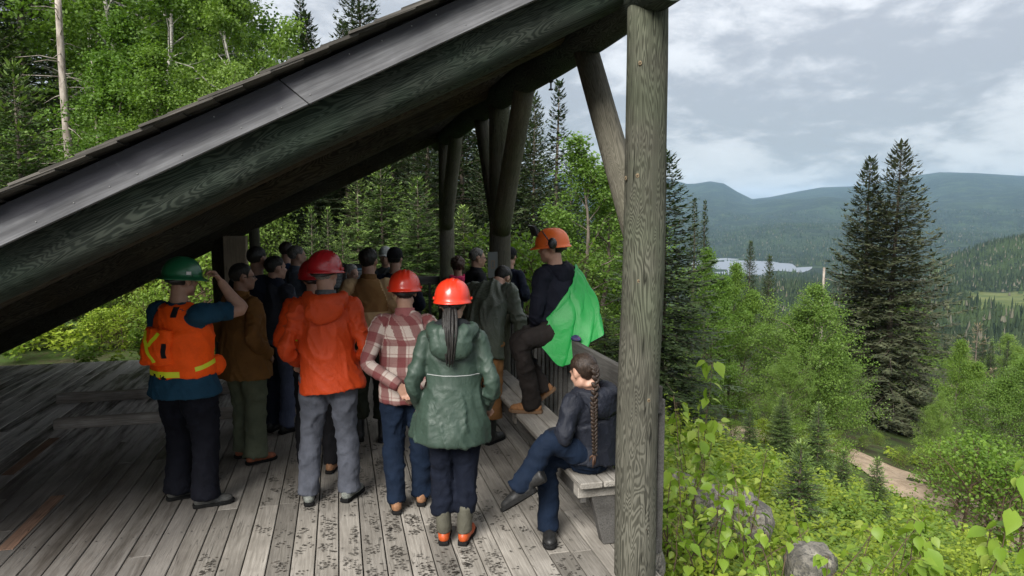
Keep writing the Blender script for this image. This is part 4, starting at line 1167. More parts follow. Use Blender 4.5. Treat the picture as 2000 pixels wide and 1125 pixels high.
def boulder(px, dist, py, r, seed, label, sq=(1, 1, .7)):
    a = az_of(px); d_ = dist / math.cos(a - AZ); x, y = math.sin(a) * d_, math.cos(a) * d_
    V, F = ellipsoid_vf((0, 0, 0), (1, 1, 1), 36, 24)
    q = fbm(V * 1.3 + seed * 3.1, seed, 4) * .20; facet = np.zeros(len(V))
    gg = np.random.default_rng(seed)
    Vn = V * (1 + q)[:, None]
    for k in range(16):
        nrm = norm(gg.normal(0, 1, 3)); dlim = gg.uniform(.74, .97); s = Vn @ nrm; Vn = np.where((s > dlim)[:, None], Vn - nrm * ((s - dlim) * .9)[:, None], Vn)
    Vn = Vn + norm(V) * (fbm(V * 6, seed + 3, 3) * .015)[:, None]
    Vn = Vn * r * np.array(sq)
    ztop = CAM_H - (py - 420) / FPX * dist; zc = ztop - r * sq[2] * .92
    o = link('boulder', MB().add(Vn, F).mesh('boulder', True, (M['rock'],)), None, (x, y, zc), (0, 0, gg.uniform(0, 6)))
    tag(o, label, 'boulder')
boulder(1448, 6.3, 975, .46, 2, 'pale grey boulder partly hidden by heart shaped leaves', (1.15, .8, .60))
boulder(1500, 6.0, 1015, .20, 8, 'small lichen speckled rock against the right end of the pale boulder', (.8, .8, 1.0))
boulder(1615, 5.0, 1092, .25, 5, 'dark grey boulder at the bottom edge of the picture', (1.2, .8, .7))
boulder(1325, 7.0, 935, .34, 6, 'rounded dark rock behind the leaves right of the near post', (1, .8, .6))
boulder(1293, 4.1, 1080, .16, 7, 'whitish rock at the foot of the near post', (.5, .6, 1.2))

# ------------------------------------------------------------------ large leaved plants in the foreground, leaf by leaf
def leaf_mesh(L, W, heart=True, fold=.18, droop=.25):
    s = np.linspace(0, 1, 6)
    w = np.array([.30 if heart else .05, .92, 1.0, .74, .36, 0.0]) * W / 2
    ymid = s * L; z = -droop * L * s ** 2
    mid = np.stack([s * 0, ymid, z], 1)
    back = np.array([-.10 if heart else 0, 0, 0, 0, 0, 0]) * L
    Lf = np.stack([-w, ymid + back, z + w * fold * 2], 1); Rt = np.stack([w, ymid + back, z + w * fold * 2], 1)
    V = np.concatenate([mid, Lf, Rt]); F = []
    for i in range(5): F.append((i, 6 + i, 6 + i + 1, i + 1)); F.append((i, i + 1, 12 + i + 1, 12 + i))
    return V, [np.array(F)]
M['bigleaf'] = leaf_mat('broad_leaves', (.13, .215, .022), (.205, .305, .040), .42, .42)
M['bigleaf_pale'] = leaf_mat('young_pale_leaves', (.20, .28, .05), (.30, .37, .075), .42, .45)
def flat_mat_random(m): return m
LEAF_ME = [MB().add(*leaf_mesh(.085, .070)).mesh('leaf', True, (M['bigleaf'],)), MB().add(*leaf_mesh(.105, .085, True, .12, .4)).mesh('leaf', True, (M['bigleaf'],)), MB().add(*leaf_mesh(.07, .055, True, .3, .15)).mesh('leaf', True, (M['bigleaf_pale'],))]
MAPLE_ME = [MB().add(*leaf_mesh(.17, .13, True, .1, .3)).mesh('leaf', True, (M['bigleaf'],)), MB().add(*leaf_mesh(.13, .10, True, .15, .2)).mesh('leaf', True, (M['bigleaf_pale'],))]
def leafy_plant(px, dist, ytop, nstem, nleaf, label, seed, meshes=None, spread_=.28, sc=1.0, group=None):
    meshes = meshes or LEAF_ME; nleaf = int(nleaf * 1.5); nstem += 1
    g = np.random.default_rng(seed); a = az_of(px); d_ = dist / math.cos(a - AZ); x, y = math.sin(a) * d_, math.cos(a) * d_
    z = gz(x, y); top = CAM_H + (420 - ytop) / FPX * dist; h = max(.5, top - z)
    root = thing('broadleaf_plant', label, 'plant', (x, y, z), 0.0, group); mb = MB(); stems = []
    for k in range(nstem):
        ln = g.normal(0, spread_, 2); hh = h * (1 if k == 0 else g.uniform(.55, .95)); s = np.linspace(0, 1, 8)
        P = np.stack([g.normal(0, .05) + ln[0] * s ** 1.3, g.normal(0, .05) + ln[1] * s ** 1.3, hh * s], 1); P[1:-1] += g.normal(0, .01, (6, 3))
        stems.append(P); mb.add(*tube_vf(P, list(np.linspace(.008, .0025, 8)), 5))
    locs = []
    for k in range(nleaf):
        P = stems[k % nstem]; f = 1 - g.random() ** 1.3 * .75
        if k < nstem * 2: f = 1.0 - .02 * (k // nstem)
        p = np.array([np.interp(f, np.linspace(0, 1, 8), P[:, c]) for c in range(3)])
        az_ = g.uniform(0, 6.28); pet = g.uniform(.03, .09)
        q = p + np.array([math.cos(az_) * pet, math.sin(az_) * pet, g.uniform(.0, .03)])
        mb.add(*tube_vf(np.stack([p, (p + q) / 2 + np.array([0, 0, .008]), q]), [.002, .0016, .0013], 3, False))
        locs.append((q, az_))
    part('stem', mb.mesh('stem', True, (M['twig'],)), root, (x, y, z))
    for (q, az_) in locs:
        o = bpy.data.objects.new('leaf', meshes[int(g.choice(len(meshes), p=[.45, .3, .25] if len(meshes) == 3 else [.6, .4]))]); COL.objects.link(o); o.parent = root
        o.location = q; o.rotation_euler = (g.normal(-.55, .35), g.normal(0, .35), az_ - math.pi / 2); k_ = g.uniform(.55, 1.1) * sc; o.scale = (k_, k_, k_)
for i, (px, dist, yt, ns, nl, lb) in enumerate((
        (1335, 4.9, 890, 4, 60, 'heart leaved plant directly right of the near post'),
        (1405, 4.7, 925, 4, 64, 'heart leaved plant in front of the pale boulder'),
        (1480, 4.5, 985, 4, 52, 'heart leaved plant left of the dark boulder, with a tall shoot'),
        (1565, 4.6, 1010, 3, 44, 'single tall yellow green shoot above the dark boulder'),
        (1330, 4.3, 1060, 3, 36, 'low plant at the bottom edge beside the near post'),
        (1345, 6.0, 800, 4, 48, 'yellow green leafy plant behind the near post railing'),
        (1470, 5.6, 905, 3, 44, 'leafy plant behind the right end of the pale boulder'),
        (1690, 4.5, 1055, 4, 56, 'leafy plant right of the dark boulder at the bottom edge'),
        (1590, 4.35, 1068, 4, 40, 'low leafy plant directly in front of the dark boulder'),
        (1435, 5.3, 975, 4, 50, 'leafy plant growing over the middle of the pale boulder'),
        (1800, 4.6, 1015, 4, 60, 'broad leaved plant in the lower right, left of the tall one'))):
    leafy_plant(px, dist, yt, ns, nl, lb, 100 + i)
for i, (px, dist, yt, ns, nl, lb, sc) in enumerate((
        (1385, 7.2, 708, 3, 60, 'tall maple sapling with big leaves above the shrubs right of the near post', 1.0),
        (1925, 4.7, 905, 4, 60, 'tall big leaved maple sapling at the lower right', .95),
        (1985, 4.3, 985, 4, 46, 'big leaved sapling in the lower right corner', .9),
        (1860, 4.4, 1035, 3, 40, 'big leaved sapling at the bottom edge left of the corner', .85))):
    leafy_plant(px, dist, yt, ns, nl, lb, 200 + i, MAPLE_ME, .22, sc)

# ------------------------------------------------------------------ air
sx = 11500; zb, zt_ = float(Z.min()) - 1.5, float(Z.max()) + 25
V, F = box_vf(2 * sx, 2 * sx, zt_ - zb); V[:, 2] += (zt_ + zb) / 2
m = bpy.data.materials.new('haze_air'); m.use_nodes = True; tt_ = NT(m.node_tree)
tt_.n.remove(tt_.n['Principled BSDF'])
pv = tt_.add('ShaderNodeVolumePrincipled', Color=(.46, .71, 1.0), Density=4.6e-5)
pv.inputs['Anisotropy'].default_value = 0.0
tt_.l.new(pv.outputs[0], tt_.n['Material Output'].inputs['Volume'])
o = link('haze', MB().add(V, F).mesh('haze', False, (m,))); tag(o, 'thin bluish air veiling the distant mountains', 'haze', kind='stuff')
# ------------------------------------------------------------------ people
from mathutils.bvhtree import BVHTree
def fabric(name, col, rough=.85, weave=260, amt=.18, bump=.12, spec=.15, sheen=0.0, crease=.16):
    m, t, b = new_mat(name)
    oc = t.n.new('ShaderNodeTexCoord').outputs['Object']
    n = t.noise(oc, weave, 2, .5); w = t.noise(oc, 7, 4, .6); cr = t.noise(t.vmath('MULTIPLY', oc, (1, 1, .6)), 11, 4, .55, 1.1)
    cr = t.math('POWER', t.math('SUBTRACT', 1.0, t.math('MULTIPLY', t.math('ABSOLUTE', t.math('SUBTRACT', cr, .5)), 3.2), clamp=True), 2.5)
    c = t.mix(t.ramp(w, .3, .7), tuple(x * (1 - amt) for x in col), tuple(min(1, x * (1 + amt)) for x in col))
    c = t.mix(t.ramp(n, .3, .7, 0, .25), c, tuple(x * .6 for x in col))
    t.set(b.inputs['Base Color'], c); b.inputs['Roughness'].default_value = rough; b.inputs['Specular IOR Level'].default_value = spec
    b.inputs['Sheen Weight'].default_value = sheen
    t.set(b.inputs['Normal'], t.bump(cr, crease * 1.3, .014, t.bump(n, bump, .002)))
    return m
FB = {}
def fab(key, col, **kw):
    if key not in FB: FB[key] = fabric(key, col, **kw)
    return FB[key]
def plaid_mat():
    m, t, b = new_mat('plaid_flannel')
    at = t.add('ShaderNodeAttribute', _attribute_name='cuv').outputs['Vector']
    oc = t.n.new('ShaderNodeTexCoord').outputs['Object']
    u, v, w = t.xyz(at)
    def band(c, per, off, lo, hi): 
        f = t.math('FRACT', t.math('ADD', t.math('DIVIDE', c, per), off)); return t.math('MULTIPLY', t.ramp(f, lo, lo + .04), t.ramp(f, hi - .04, hi, 1, 0))
    au = t.math('MAXIMUM', band(u, .15, .1, .03, .52), t.math('MULTIPLY', band(u, .15, .1, .60, .68), .7))
    av = t.math('MAXIMUM', band(v, .15, .3, .03, .52), t.math('MULTIPLY', band(v, .15, .3, .60, .68), .7))
    c = t.mix(t.math('MULTIPLY', au, .75), (.42, .36, .32), (.13, .018, .022)); c = t.mix(t.math('MULTIPLY', av, .72), c, (.12, .016, .020))
    thin = t.math('MAXIMUM', band(u, .15, .1, .20, .25), band(v, .15, .3, .20, .25)); c = t.mix(t.math('MULTIPLY', thin, .5), c, (.12, .03, .035))
    n = t.noise(oc, 220, 3, .6); c = t.mix(t.ramp(n, .3, .75, 0, .45), c, t.mix(1.0, c, (.6, .5, .5), 'MULTIPLY'))
    cr = t.noise(oc, 18, 4, .6, .6)
    t.set(b.inputs['Base Color'], c); b.inputs['Roughness'].default_value = .9; t.set(b.inputs['Normal'], t.bump(cr, .3, .012, t.bump(n, .2, .002)))
    return m
def hair_mat(name, a, b_):
    m, t, b = new_mat(name)
    oc = t.n.new('ShaderNodeTexCoord').outputs['Object']
    n = t.noise(t.vmath('MULTIPLY', oc, (1, 1, .12)), 150, 3, .6, .3)
    t.set(b.inputs['Base Color'], t.mix(t.ramp(n, .3, .7), a, b_)); b.inputs['Roughness'].default_value = .5; b.inputs['Specular IOR Level'].default_value = .35
    t.set(b.inputs['Normal'], t.bump(n, .8, .006)); return m
HAIR = {'black': hair_mat('black_hair', (.006, .0055, .005), (.018, .016, .014)), 'brown': hair_mat('brown_hair', (.010, .006, .004), (.032, .019, .012)),
        'grey': hair_mat('grey_hair', (.10, .095, .09), (.33, .32, .30)), 'saltpepper': hair_mat('greying_hair', (.035, .033, .03), (.17, .16, .15)), 'curly': hair_mat('curly_brown_hair', (.02, .011, .008), (.085, .048, .036))}
def skin_mat(name, col):
    m, t, b = new_mat(name)
    oc = t.n.new('ShaderNodeTexCoord').outputs['Object']; n = t.noise(oc, 30, 4, .6)
    t.set(b.inputs['Base Color'], t.mix(t.ramp(n, .35, .65), tuple(x * .88 for x in col), col)); b.inputs['Roughness'].default_value = .5
    b.inputs['Subsurface Weight'].default_value = .0; t.set(b.inputs['Normal'], t.bump(n, .1, .003)); return m
SKIN = {'light': skin_mat('light_skin', (.37, .215, .155)), 'mid': skin_mat('tan_skin', (.28, .16, .112)), 'dark': skin_mat('brown_skin', (.22, .12, .08))}
def plastic(name, col, rough=.28, coat=.3):
    m, t, b = new_mat(name)
    oc = t.n.new('ShaderNodeTexCoord').outputs['Object']; n = t.noise(oc, 9, 5, .65); s = t.noise(t.vmath('MULTIPLY', oc, (1, 1, 4)), 60, 3, .6)
    c = t.mix(t.ramp(n, .45, .75, 0, .25), col, tuple(x * .7 for x in col)); c = t.mix(t.ramp(s, .68, .74, 0, .25), c, tuple(min(1, x * .6 + .12) for x in col))
    t.set(b.inputs['Base Color'], c); t.set(b.inputs['Roughness'], t.ramp(n, .3, .7, rough, rough + .16)); b.inputs['Coat Weight'].default_value = coat; b.inputs['Coat Roughness'].default_value = .2
    b.inputs['Specular IOR Level'].default_value = .5
    return m
PL = {'red': plastic('red_helmet_shell', (.38, .010, .014)), 'orange_red': plastic('orange_red_helmet_shell', (.62, .032, .010)), 'green': plastic('green_helmet_shell', (.012, .125, .050), .3), 'orange': plastic('orange_helmet_shell', (.72, .13, .018), .38, .1),
      'black': plastic('black_plastic', (.012, .012, .013), .35, .1), 'white': simple_mat('white_sticker', (.62, .63, .62), .5), 'yellow': simple_mat('reflective_yellow', (.62, .66, .02), .4), 'silver': simple_mat('reflective_silver', (.30, .31, .31), .35), 'brim_grey': simple_mat('pale_cap_cloth', (.46, .48, .46), .8)}
EYE = simple_mat('eye_dark', (.02, .016, .013), .2); GLASS = PL['black']

RUBBER = simple_mat('black_rubber', (.010, .010, .010), .9, 0, .2, 60, 0, 0, .1)
JOBS = []
def catmull(pts, n):
    pts = np.asarray(pts, float); P = np.concatenate([[2 * pts[0] - pts[1]], pts, [2 * pts[-1] - pts[-2]]])
    out = []
    for i in range(1, len(P) - 2):
        t_ = np.linspace(0, 1, n, endpoint=False)[:, None]
        p0, p1, p2, p3 = P[i - 1], P[i], P[i + 1], P[i + 2]
        out.append(.5 * ((2 * p1) + (-p0 + p2) * t_ + (2 * p0 - 5 * p1 + 4 * p2 - p3) * t_ ** 2 + (-p0 + 3 * p1 - 3 * p2 + p3) * t_ ** 3))
    out.append(P[-2][None]); return np.concatenate(out)
class Chain:
    """a swept limb: points, radii (lateral, depth), lateral axis"""
    def __init__(s, pts, rad, flat=None, kind='limb', n=5, seg=18):
        s.P = catmull(pts, n); r = np.array([(x, x) if not hasattr(x, '__len__') else x for x in rad], float)
        k = np.linspace(0, len(pts) - 1, len(s.P)); s.R = np.stack([np.interp(k, np.arange(len(pts)), r[:, j]) for j in (0, 1)], 1)
        s.flat = flat; s.kind = kind; s.seg = seg
    def vf(s): return tube_vf(s.P, [tuple(x) for x in s.R], s.seg, True, s.flat)
def rot_from(fwd, up=(0, 0, 1)):
    f = norm(np.asarray(fwd, float)); r = norm(np.cross(f, np.asarray(up, float))); u = np.cross(r, f)
    return np.stack([r, f, u], 1)          # columns: right, forward, up
def job(chains, extra, voxel, smooth, mat, root, name, amp=.0, fold=(9, 3), seed=0, after=None, floor=None, ring=14):
    JOBS.append(dict(ch=chains, ex=extra, vx=voxel, sm=smooth, mat=mat, root=root, name=name, amp=amp, fold=fold, seed=seed, after=after, floor=floor, ring=ring))
def run_jobs():
    obs = []
    for j in JOBS:
        mb = MB()
        for c in j['ch']: mb.add(*c.vf())
        for e in j['ex']: mb.add(*e)
        me = mb.mesh('tmp'); o = bpy.data.objects.new('tmp', me); COL.objects.link(o)
        md = o.modifiers.new('r', 'REMESH'); md.mode = 'VOXEL'; md.voxel_size = j['vx']; md.adaptivity = 0.0
        if j['sm']: ms = o.modifiers.new('s', 'SMOOTH'); ms.factor = .5; ms.iterations = j['sm']
        obs.append(o)
    dg = bpy.context.evaluated_depsgraph_get(); dg.update()
    for j, o in zip(JOBS, obs):
        ev = o.evaluated_get(dg); me = bpy.data.meshes.new_from_object(ev, depsgraph=dg); me.name = j['name']
        n = len(me.vertices); co = np.empty(n * 3, np.float32); me.vertices.foreach_get('co', co); co = co.reshape(-1, 3).astype(float)
        no = np.empty(n * 3, np.float32); me.vertices.foreach_get('normal', no); no = no.reshape(-1, 3).astype(float)
        if j['ch'] and (j['amp'] or j['name'] in ('shirt', 'jacket')):
            best = np.full(n, 1e9); U = np.zeros(n); Vv = np.zeros(n); K = np.zeros(n); VV = np.zeros(n)
            for ci, c in enumerate(j['ch']):
                P = c.P; S = np.concatenate([[0], np.cumsum(np.linalg.norm(np.diff(P, axis=0), axis=1))])
                dm = np.full(n, 1e9); im = np.zeros(n, int)
                for i in range(len(P)):
                    d_ = ((co - P[i]) ** 2).sum(1); q = d_ < dm; dm[q] = d_[q]; im[q] = i
                rr_ = np.sqrt(dm) / c.R[im].mean(1); q = rr_ < best
                tan = norm(np.gradient(P, axis=0)); fl = np.asarray(c.flat if c.flat is not None else frame_of(tan[0])[1], float)
                ux = norm(fl - tan * (tan @ fl)[:, None]); uy = np.cross(tan, ux)
                rel = co - P[im]; ang = np.arctan2((rel * uy[im]).sum(1), (rel * ux[im]).sum(1))
                uu = ang * c.R[im].mean(1); vv = S[im] + (rel * tan[im]).sum(1)
                best[q] = rr_[q]; U[q] = uu[q]; Vv[q] = vv[q]; K[q] = ci; VV[q] = (vv / S[-1])[q]
            at = me.attributes.new('cuv', 'FLOAT_VECTOR', 'POINT'); at.data.foreach_set('vector', np.stack([U, Vv, K], 1).astype(np.float32).ravel())
            if j['amp']:
                sd = j['seed'] * 1.7; limb = np.array([c.kind == 'limb' for c in j['ch']])[K.astype(int)]
                fu = np.where(limb, 7.0, j['fold'][0]); fv = np.where(limb, j['ring'], j['fold'][1])
                # fold lines run down the torso and around the limbs, warped so none is straight
                wp = vnoise(co * 4.0 + sd, 11) * .9
                n1 = vnoise(np.stack([U * fu + wp, Vv * fv + wp * .8, K * 5 + sd], 1), 3)
                n2 = vnoise(np.stack([U * fu * 2.1 + Vv * 7 + wp, Vv * fv * 1.6 - U * 5, K * 3 + sd + 9], 1), 5)
                n3 = vnoise(co * 3.1 + sd, 8)
                n4 = vnoise(np.stack([U * 21 + Vv * 16 + wp * 2, Vv * 19 - U * 12, K * 7 + sd], 1), 23)
                rid = (1 - np.abs(n1)) ** 4 - .3 + .6 * ((1 - np.abs(n2)) ** 4 - .3) + .10 * ((1 - np.abs(n4)) ** 4 - .3)
                loc = .55 + .75 * np.clip(vnoise(co * 5.3 + sd + 3, 17) + .3, 0, 1)
                co = co + no * (j['amp'] * 1.75 * rid * loc + j['amp'] * .6 * n3)[:, None]
        if j['floor'] is not None: co[:, 2] = np.maximum(co[:, 2], j['floor'])
        me.vertices.foreach_set('co', co.astype(np.float32).ravel()); me.polygons.foreach_set('use_smooth', np.ones(len(me.polygons), bool)); me.update()
        me.materials.clear(); me.materials.append(j['mat'])
        ob = bpy.data.objects.new(j['name'], me); COL.objects.link(ob); ob.parent = j['root']
        j['obj'] = ob
        if j['after']: j['after'](ob, co, me)
    for o in obs:
        me = o.data; bpy.data.objects.remove(o); bpy.data.meshes.remove(me)
    JOBS.clear()
def child(name, mb, root, mat, smooth=True):
    o = bpy.data.objects.new(name, mb.mesh(name, smooth, mat if isinstance(mat, tuple) else (mat,))); COL.objects.link(o); o.parent = root; return o
def xf(VF, Rm, c):
    return VF[0] @ Rm.T + c, VF[1]
def strip_on(bvh, pts, d, width, wdir, root, mat, name='strip', off=.004, n=14):
    """flat band laid onto a garment: rays along d at points between pts"""
    pts = catmull(pts, max(2, n // max(1, len(pts) - 1))); L = []; Rr_ = []
    wd = norm(np.asarray(wdir, float)) * width / 2; dv = Vector(tuple(norm(np.asarray(d, float))))
    V = []
    for p in pts:
        row = []
        for s in (-1, -.33, .33, 1):
            h = bvh.ray_cast(Vector(tuple(p + wd * s)) - dv * .6, dv, 1.4)
            if h[0] is None: row = None; break
            row.append(np.array(h[0]) - np.array(dv) * off)
        if row: V.append(row)
    if len(V) < 2: return
    V = np.array(V); n_ = len(V); i0 = np.arange(n_ - 1)[:, None]; j0 = np.arange(3)[None, :]
    F = np.stack([i0 * 4 + j0, i0 * 4 + j0 + 1, (i0 + 1) * 4 + j0 + 1, (i0 + 1) * 4 + j0], -1).reshape(-1, 4)
    return child(name, MB().add(V.reshape(-1, 3), [F]), root, mat)

def helmet_vf(style='cap', ridges=True):
    """hard hat in head coordinates, y forward; closed underneath"""
    na, nr = 72, 16; a = np.linspace(0, 2 * math.pi, na, endpoint=False); rings = []
    c0 = np.array([0, -.008, .030]); ax, ay, azr = .112, .138, .128
    for i in range(nr):
        ph = (math.pi / 2) * (1 - i / (nr - 1)) ; rr_ = math.cos(ph) ** .78; zz_ = math.sin(ph) ** .92
        x = np.cos(a) * ax * rr_; y = np.sin(a) * ay * rr_; z = np.full(na, azr * zz_)
        if ridges:
            f = np.clip(zz_ * 1.3 - .25, 0, 1) * np.clip(1.25 - abs(zz_ - .8) * .6, 0, 1)
            for xi, wd, hh in ((0, .013, .0065), (-.033, .007, .004), (.033, .007, .004)):
                k = np.exp(-((x - xi) / wd) ** 4) * hh * f; z = z + k
        rings.append(np.stack([x, y, z], 1))
    fr = np.clip(np.sin(a), 0, 1) ** 2.5
    ex = (.030 + .022 * fr) if style == 'full' else (.007 + .040 * fr + .006 * np.clip(-np.sin(a), 0, 1) ** 3)
    for (k, dz) in ((.25, -.006), (.8, -.013), (1.0, -.017), (1.0, -.021), (.75, -.021)):
        x = np.cos(a) * (ax + ex * k); y = np.sin(a) * (ay + ex * k); z = np.full(na, dz) - (ex * k) * .22
        rings.append(np.stack([x, y, z], 1))
    for k in (.97, .9): rings.append(np.stack([np.cos(a) * ax * k, np.sin(a) * ay * k, np.full(na, -.016)], 1))
    V = np.concatenate(rings) + c0; n = len(rings); i = np.arange(na); j = (i + 1) % na
    F = [np.concatenate([np.stack([r * na + i, (r + 1) * na + i, (r + 1) * na + j, r * na + j], 1) for r in range(n - 1)]), np.arange(na)[None, :], ((n - 1) * na + i)[::-1][None, :]]
    return V, F
def cap_vf():
    na, nr = 40, 9; a = np.linspace(0, 2 * math.pi, na, endpoint=False); rings = []
    for i in range(nr):
        ph = (math.pi / 2) * (1 - i / (nr - 1)); rings.append(np.stack([np.cos(a) * .089 * math.cos(ph) ** .8, np.sin(a) * .110 * math.cos(ph) ** .8, np.full(na, .105 * math.sin(ph))], 1))
    rings.append(np.stack([np.cos(a) * .088, np.sin(a) * .109, np.full(na, -.012)], 1))
    V = np.concatenate(rings) + np.array([0, -.012, .038]); n = len(rings); i = np.arange(na); j = (i + 1) % na
    F = [np.concatenate([np.stack([r * na + i, (r + 1) * na + i, (r + 1) * na + j, r * na + j], 1) for r in range(n - 1)]), np.arange(na)[None, :]]
    return V, F
def bill_vf():
    u = np.linspace(-1, 1, 13); V = []
    for k, (yy, w) in enumerate(((.085, .080), (.125, .075), (.160, .058), (.172, .035))):
        V.append(np.stack([u * w, yy - .028 * u * u * (1 - k * .1), .034 - .012 * u * u - .004 * k], 1))
    V = np.array(V).reshape(-1, 3); V2 = V - np.array([0, 0, .004]); n = 4; i0 = np.arange(n - 1)[:, None]; j0 = np.arange(12)[None, :]
    F = np.stack([i0 * 13 + j0, i0 * 13 + j0 + 1, (i0 + 1) * 13 + j0 + 1, (i0 + 1) * 13 + j0], -1).reshape(-1, 4)
    return np.concatenate([V, V2]), [F, F[:, ::-1] + 52]

def hand_parts(w, d, nrm, curl=.35, spread_=.12, side=1, s=1.0):
    """closed pieces of a hand: palm and five bent fingers; w wrist, d along the palm, nrm out of the palm's back, thumb on side*lat"""
    d = norm(np.asarray(d, float)); nrm = norm(np.asarray(nrm, float) - d * (np.asarray(nrm, float) @ d)); lat = np.cross(d, nrm) * side
    out = [Chain([w - d * .02 * s, w + d * .03 * s, w + d * .085 * s], [(.026 * s, .021 * s), (.037 * s, .017 * s), (.040 * s, .0145 * s)], lat, n=4, seg=12).vf()]
    for i, (l, o) in enumerate(((.070, .030), (.080, .0105), (.075, -.0095), (.058, -.029))):
        p = w + d * (.080 - .006 * abs(i - 1.3)) * s + lat * o * s; dd = norm(d + lat * (spread_ * (1.3 - i) * .35)); pts = [p - dd * .012 * s, p]
        for k in range(3):
            a = curl * (k + 1) * (1 + .08 * i); dk = dd * math.cos(a) - nrm * math.sin(a); p = p + dk * l * s * (.46, .32, .24)[k]; pts.append(p)
        out.append(Chain(pts, [.0098 * s, .0096 * s, .0090 * s, .0084 * s, .0070 * s], n=3, seg=8).vf())
    p = w + d * .022 * s + lat * .030 * s; td = norm(d * .75 + lat * .75 - nrm * .35)
    pts = [p - td * .015 * s, p, p + td * .036 * s, p + norm(td - lat * .5 * (1 + curl) - nrm * .3) * .066 * s]
    out.append(Chain(pts, [.013 * s, .0125 * s, .0108 * s, .0085 * s], n=3, seg=8).vf())
    return out

def person(base, face, H, label, top, legs, shoes, J=None, head=(0, 0, 0), hair=('short', 'black'), hat=None, skin='light', build=(1.0, 1.0), hands=(), hood=None, hem=.0, stance=None, detail=1.0, glasses=False, worldJ=None, sleeve='long', seed=0, spine=None, group=None, collar=None, legr=1.0, boot_h=.10, face_head=None, top_amp=.010, bare_head=False):
    s = H / 1.75; azr = R_(face); fw = np.array([math.sin(azr), math.cos(azr), 0]); rg = np.array([math.cos(azr), -math.sin(azr), 0]); up = np.array([0, 0, 1.0])
    base = np.asarray(base, float)
    def Lc(x, y, z): return (rg * x + fw * y + up * z) * s
    bw, bd = build
    D = {'pelvis': (0, 0, .95), 'waist': (0, .0, 1.09), 'chest': (0, .005, 1.28), 'neck': (0, -.02, 1.475), 'head': (0, .008, 1.633)}
    for k, sg_ in (('R', 1), ('L', -1)):
        D['sh' + k] = (sg_ * .176 * bw, -.015, 1.402); D['el' + k] = (sg_ * .265 * bw, -.05, 1.13); D['wr' + k] = (sg_ * .245 * bw, .06, .89)
        D['hip' + k] = (sg_ * .092 * bw, 0, .92); D['kn' + k] = (sg_ * .105, .02, .50); D['an' + k] = (sg_ * .11, -.025, .09); D['toe' + k] = (sg_ * .135, .15, .03)
    if J: D.update(J)
    Q = {k: Lc(*v) for k, v in D.items()}
    if worldJ:
        for k, v in worldJ.items(): Q[k] = np.asarray(v, float) - base
    root = thing('person', label, 'person', tuple(base), 0.0, group)
    vx = .0125 / detail
    # --- feet, shoes
    for k in 'RL':
        an, toe = Q['an' + k], Q['toe' + k]; fd = toe - an
        fdh = norm(fd * np.array([1, 1, 1 if worldJ and abs(fd[2]) > .09 else 0])); shin = norm(Q['kn' + k] - an)
        lift = an - shin * .0
        upv = shin - fdh * (shin @ fdh); upv = norm(upv) if abs(fdh[2]) > .15 else up
        Rm = np.stack([np.cross(fdh, upv), fdh, upv], 1); hgt = .085 * s
        c0 = an - upv * hgt if abs(fdh[2]) > .15 else np.array([an[0], an[1], an[2] - .09 * s])
        def T(p, c0=c0, Rm=Rm): return c0 + Rm @ (np.asarray(p, float) * s)
        ex = [xf(ellipsoid_vf((0, 0, 0), np.array(r) * s, 16, 10), Rm, T(p)) for p, r in (((0, -.035, .048), (.040, .050, .048)), ((0, .02, .052), (.042, .07, .050)), ((.0, .075, .042), (.047, .075, .040)), ((0, .125, .036), (.044, .060, .034)))]
        ch = [Chain([T((0, -.012, .05)), T((0, -.015, .085)) , T((0, -.018, 0)) + shin * (.10 + (boot_h if 'shaft' not in shoes else -.005)) * s], [(.042 * s, .052 * s), (.043 * s, .050 * s), (.047 * s, .052 * s)], Rm[:, 0], n=4)]
        fl = None if abs(fdh[2]) > .15 else float(c0[2] + .012)
        def after(ob, co, me, c0=c0, Rm=Rm, shin=shin, T=T, sole_mat=shoes.get('sole', RUBBER)):
            yy = np.array([-.088, -.082, -.05, .0, .06, .11, .155, .182, .190]); ww = np.array([.012, .030, .037, .034, .044, .049, .044, .026, .010])
            o1 = np.concatenate([np.stack([ww, yy], 1), np.stack([-ww[::-1], yy[::-1]], 1)]) * s; n = len(o1)
            V = np.concatenate([np.column_stack([o1, np.full(n, .0)]), np.column_stack([o1 * 1.03, np.full(n, .012 * s)]), np.column_stack([o1 * 1.0, np.full(n, .026 * s)])])
            i = np.arange(n); j = (i + 1) % n; F = [np.concatenate([np.stack([r * n + i, r * n + j, (r + 1) * n + j, (r + 1) * n + i], 1) for r in range(2)]), i[::-1][None, :], (2 * n + i)[None, :]]
            child('sole', MB().add(V @ Rm.T + c0 + Rm[:, 2] * .003, F), ob, sole_mat, False)
            if 'lace' in shoes:
                mb = MB()
                for q in range(4):
                    a = T((-.022, .075 - q * .022, .079 + q * .013)); b_ = T((.022, .072 - q * .022, .079 + q * .013)); mb.add(*tube_vf(np.stack([a, (a + b_) / 2 + Rm[:, 2] * .008, b_]), .0028, 5))
                child('lace', mb, ob, shoes['lace'])
            if 'shaft' in shoes:
                pp = [T((0, -.013, .085)), T((0, -.016, .13)), T((0, -.018, 0)) + shin * (.105 + boot_h) * s]
                V, F = tube_vf(catmull(pp, 5), [(.052 * s, .060 * s)] * 11, 18, True, Rm[:, 0]); V = V + norm(V - V.mean(0)) * (vnoise(V * 40, 3) * .003)[:, None]
                child('shaft', MB().add(V, F), ob, shoes['shaft'])
        job(ch, ex, .0105, 2, shoes['mat'], root, shoes.get('name', 'boot'), floor=fl, after=after)
